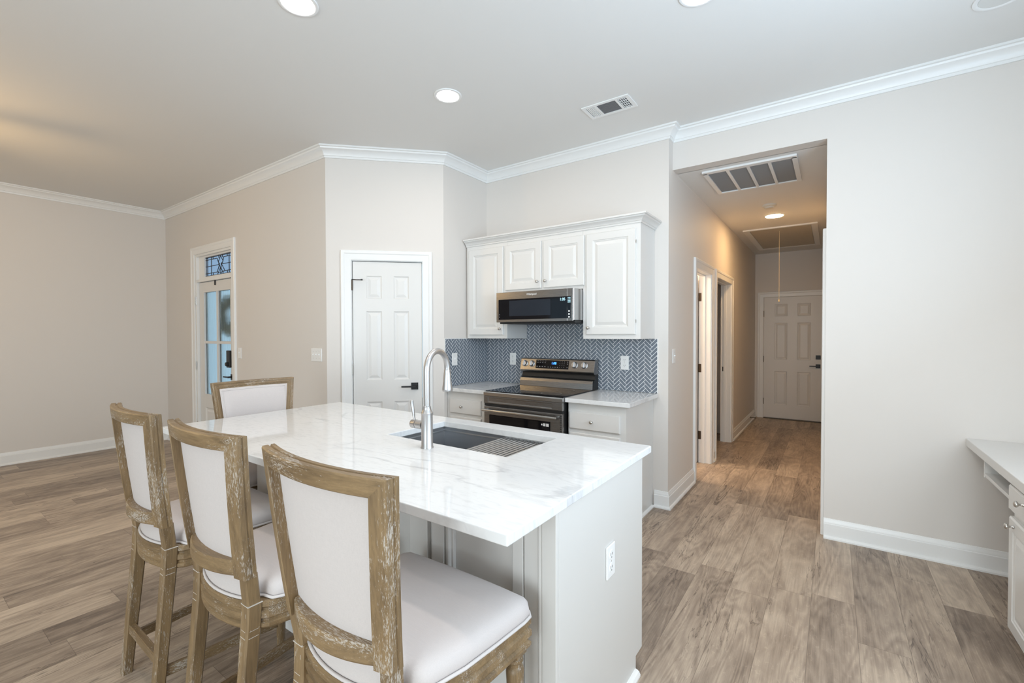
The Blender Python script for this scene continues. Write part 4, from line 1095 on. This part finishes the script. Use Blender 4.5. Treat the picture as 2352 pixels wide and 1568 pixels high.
def stool(first, x, y, rz, label):
    o = st if first else copy_tree(st)
    o.location = (x, y, 0); o.rotation_euler = (0, 0, rz); o['label'] = label; o['group'] = GS
    return o
stool(True, -.952, .840, 0.0, 'washed oak bar stool nearest the camera, by the outlet end of the island')
stool(False, -1.588, .840, 0.0, 'washed oak bar stool in the middle of the three along the seating side')
stool(False, -2.212, .838, math.radians(-1.0), 'washed oak bar stool farthest left of the three along the seating side')
stool(False, -2.728, 1.392, -PI/2+math.radians(-2), 'washed oak bar stool at the far end of the island, front of its back showing')

# ------------------------------------------------------------------ built-in desk on the right
DX, DT0, DT1 = .657, .729, .775
tag(MB().box(DX, XRW-.001, 2.05, YW-.002, DT0, DT1, .004).build('worktop', M['cab']), 'thick white painted worktop of the built-in desk at the right edge', 'worktop')
t = thing('desk_shelf', 'open white cubby shelf hung under the desk top', 'shelf', (.9, 3.25, .62))
mb = MB(); cy0, cy1 = 3.014, 3.475
mb.box(.676, 1.25, cy1-.016, cy1, .625, .728); mb.box(.676, 1.25, cy0, cy1-.016, .636, .650); mb.box(1.236, 1.25, cy0, cy1-.016, .650, .728); mb.box(.682, 1.25, cy0, cy1-.016, .6245, .6345)
mb.build('box', M['cab'], t)
MB().box(.70, .73, 3.60, 3.774, .712, .7285, .003).build('cleat', M['cab'], t)
t = thing('desk_cabinet', 'white desk cabinet with a drawer over a door at the right edge of the photo', 'cabinet', (.97, 2.7, 0))
mb = MB(); mb.prism([(.684, .055), (.74, .055), (.74, 0), (1.28, 0), (1.28, .728), (.684, .728)], lambda a, b, y: (a, y, b), 2.08, 3.0); mb.build('body', M['cab'], t)
xf = lambda u, v, n: (.666-n, -u, v)
dr = panelled(MB(), xf, -3.010, -2.56, .598, .712, .018, [], [], edge=.006).build('drawer', M['cab'], t)
knob(dr, (.664, 2.80, .677), '-x', M['nickel'])
dd = panelled(MB(), xf, -3.000, -2.56, .055, .570, .018, [(-2.945, -2.615, .110, .515)], DR, edge=.006).build('door', M['cab'], t)
knob(dd, (.664, 2.925, .540), '-x', M['nickel'])

# ------------------------------------------------------------------ lamps whose fittings stand outside the picture, and room lamps
def point(name, loc, power, color, r=.08):
    l = bpy.data.lights.new(name, 'POINT'); l.energy = power; l.color = color; l.shadow_soft_size = r
    o = bpy.data.objects.new(name, l); COL.objects.link(o); o.location = loc; return o
# ceiling fan with a light kit: only the tip of one blade reaches into the picture at the left edge
fx, fy, fz = -5.2, -.06, 2.70
t = thing('ceiling_fan', 'dark blade tip of a ceiling fan at the left edge of the photo', 'ceiling fan', (fx, fy, ZC))
MB().lathe([(.07, ZC), (.065, ZC-.04), (.03, ZC-.06), (.013, ZC-.065), (.013, fz+.07), (.05, fz+.06), (.10, fz+.03), (.105, fz-.03), (.07, fz-.06), (.04, fz-.075), (.001, fz-.076)], (fx, fy, 0), 'z', 32).build('motor', M['bronze'], t, smooth=40)
for k in range(5):
    a = math.radians(76.6+72*k); ca, sa_ = math.cos(a), math.sin(a); mb = MB()
    def bl(r, s, z): return (fx+ca*r-sa_*s, fy+sa_*r+ca*s, fz+z)
    o_ = [(.09, -.025), (.20, -.05), (.35, -.066), (.60, -.070), (.645, -.055), (.66, -.02), (.66, .02), (.645, .055), (.60, .070), (.35, .066), (.20, .05), (.09, .025)]
    mb.loft([[bl(r, s, .10*s-.004) for r, s in o_], [bl(r, s, .10*s+.004) for r, s in o_]]); mb.build('blade', M['bronze'], t)
MB().lathe([(.05, fz-.075), (.085, fz-.085), (.10, fz-.10), (.10, fz-.105)], (fx, fy, 0), 'z', 28).build('light_kit', M['bronze'], t)
point('ceiling_fan_lamp', (fx, fy, fz-.24), 36, (1.0, 0.66, 0.30), .20)
point('side_room_lamp', (-2.0, 4.75, 2.3), 52, (1.0, 0.78, 0.55), .10)
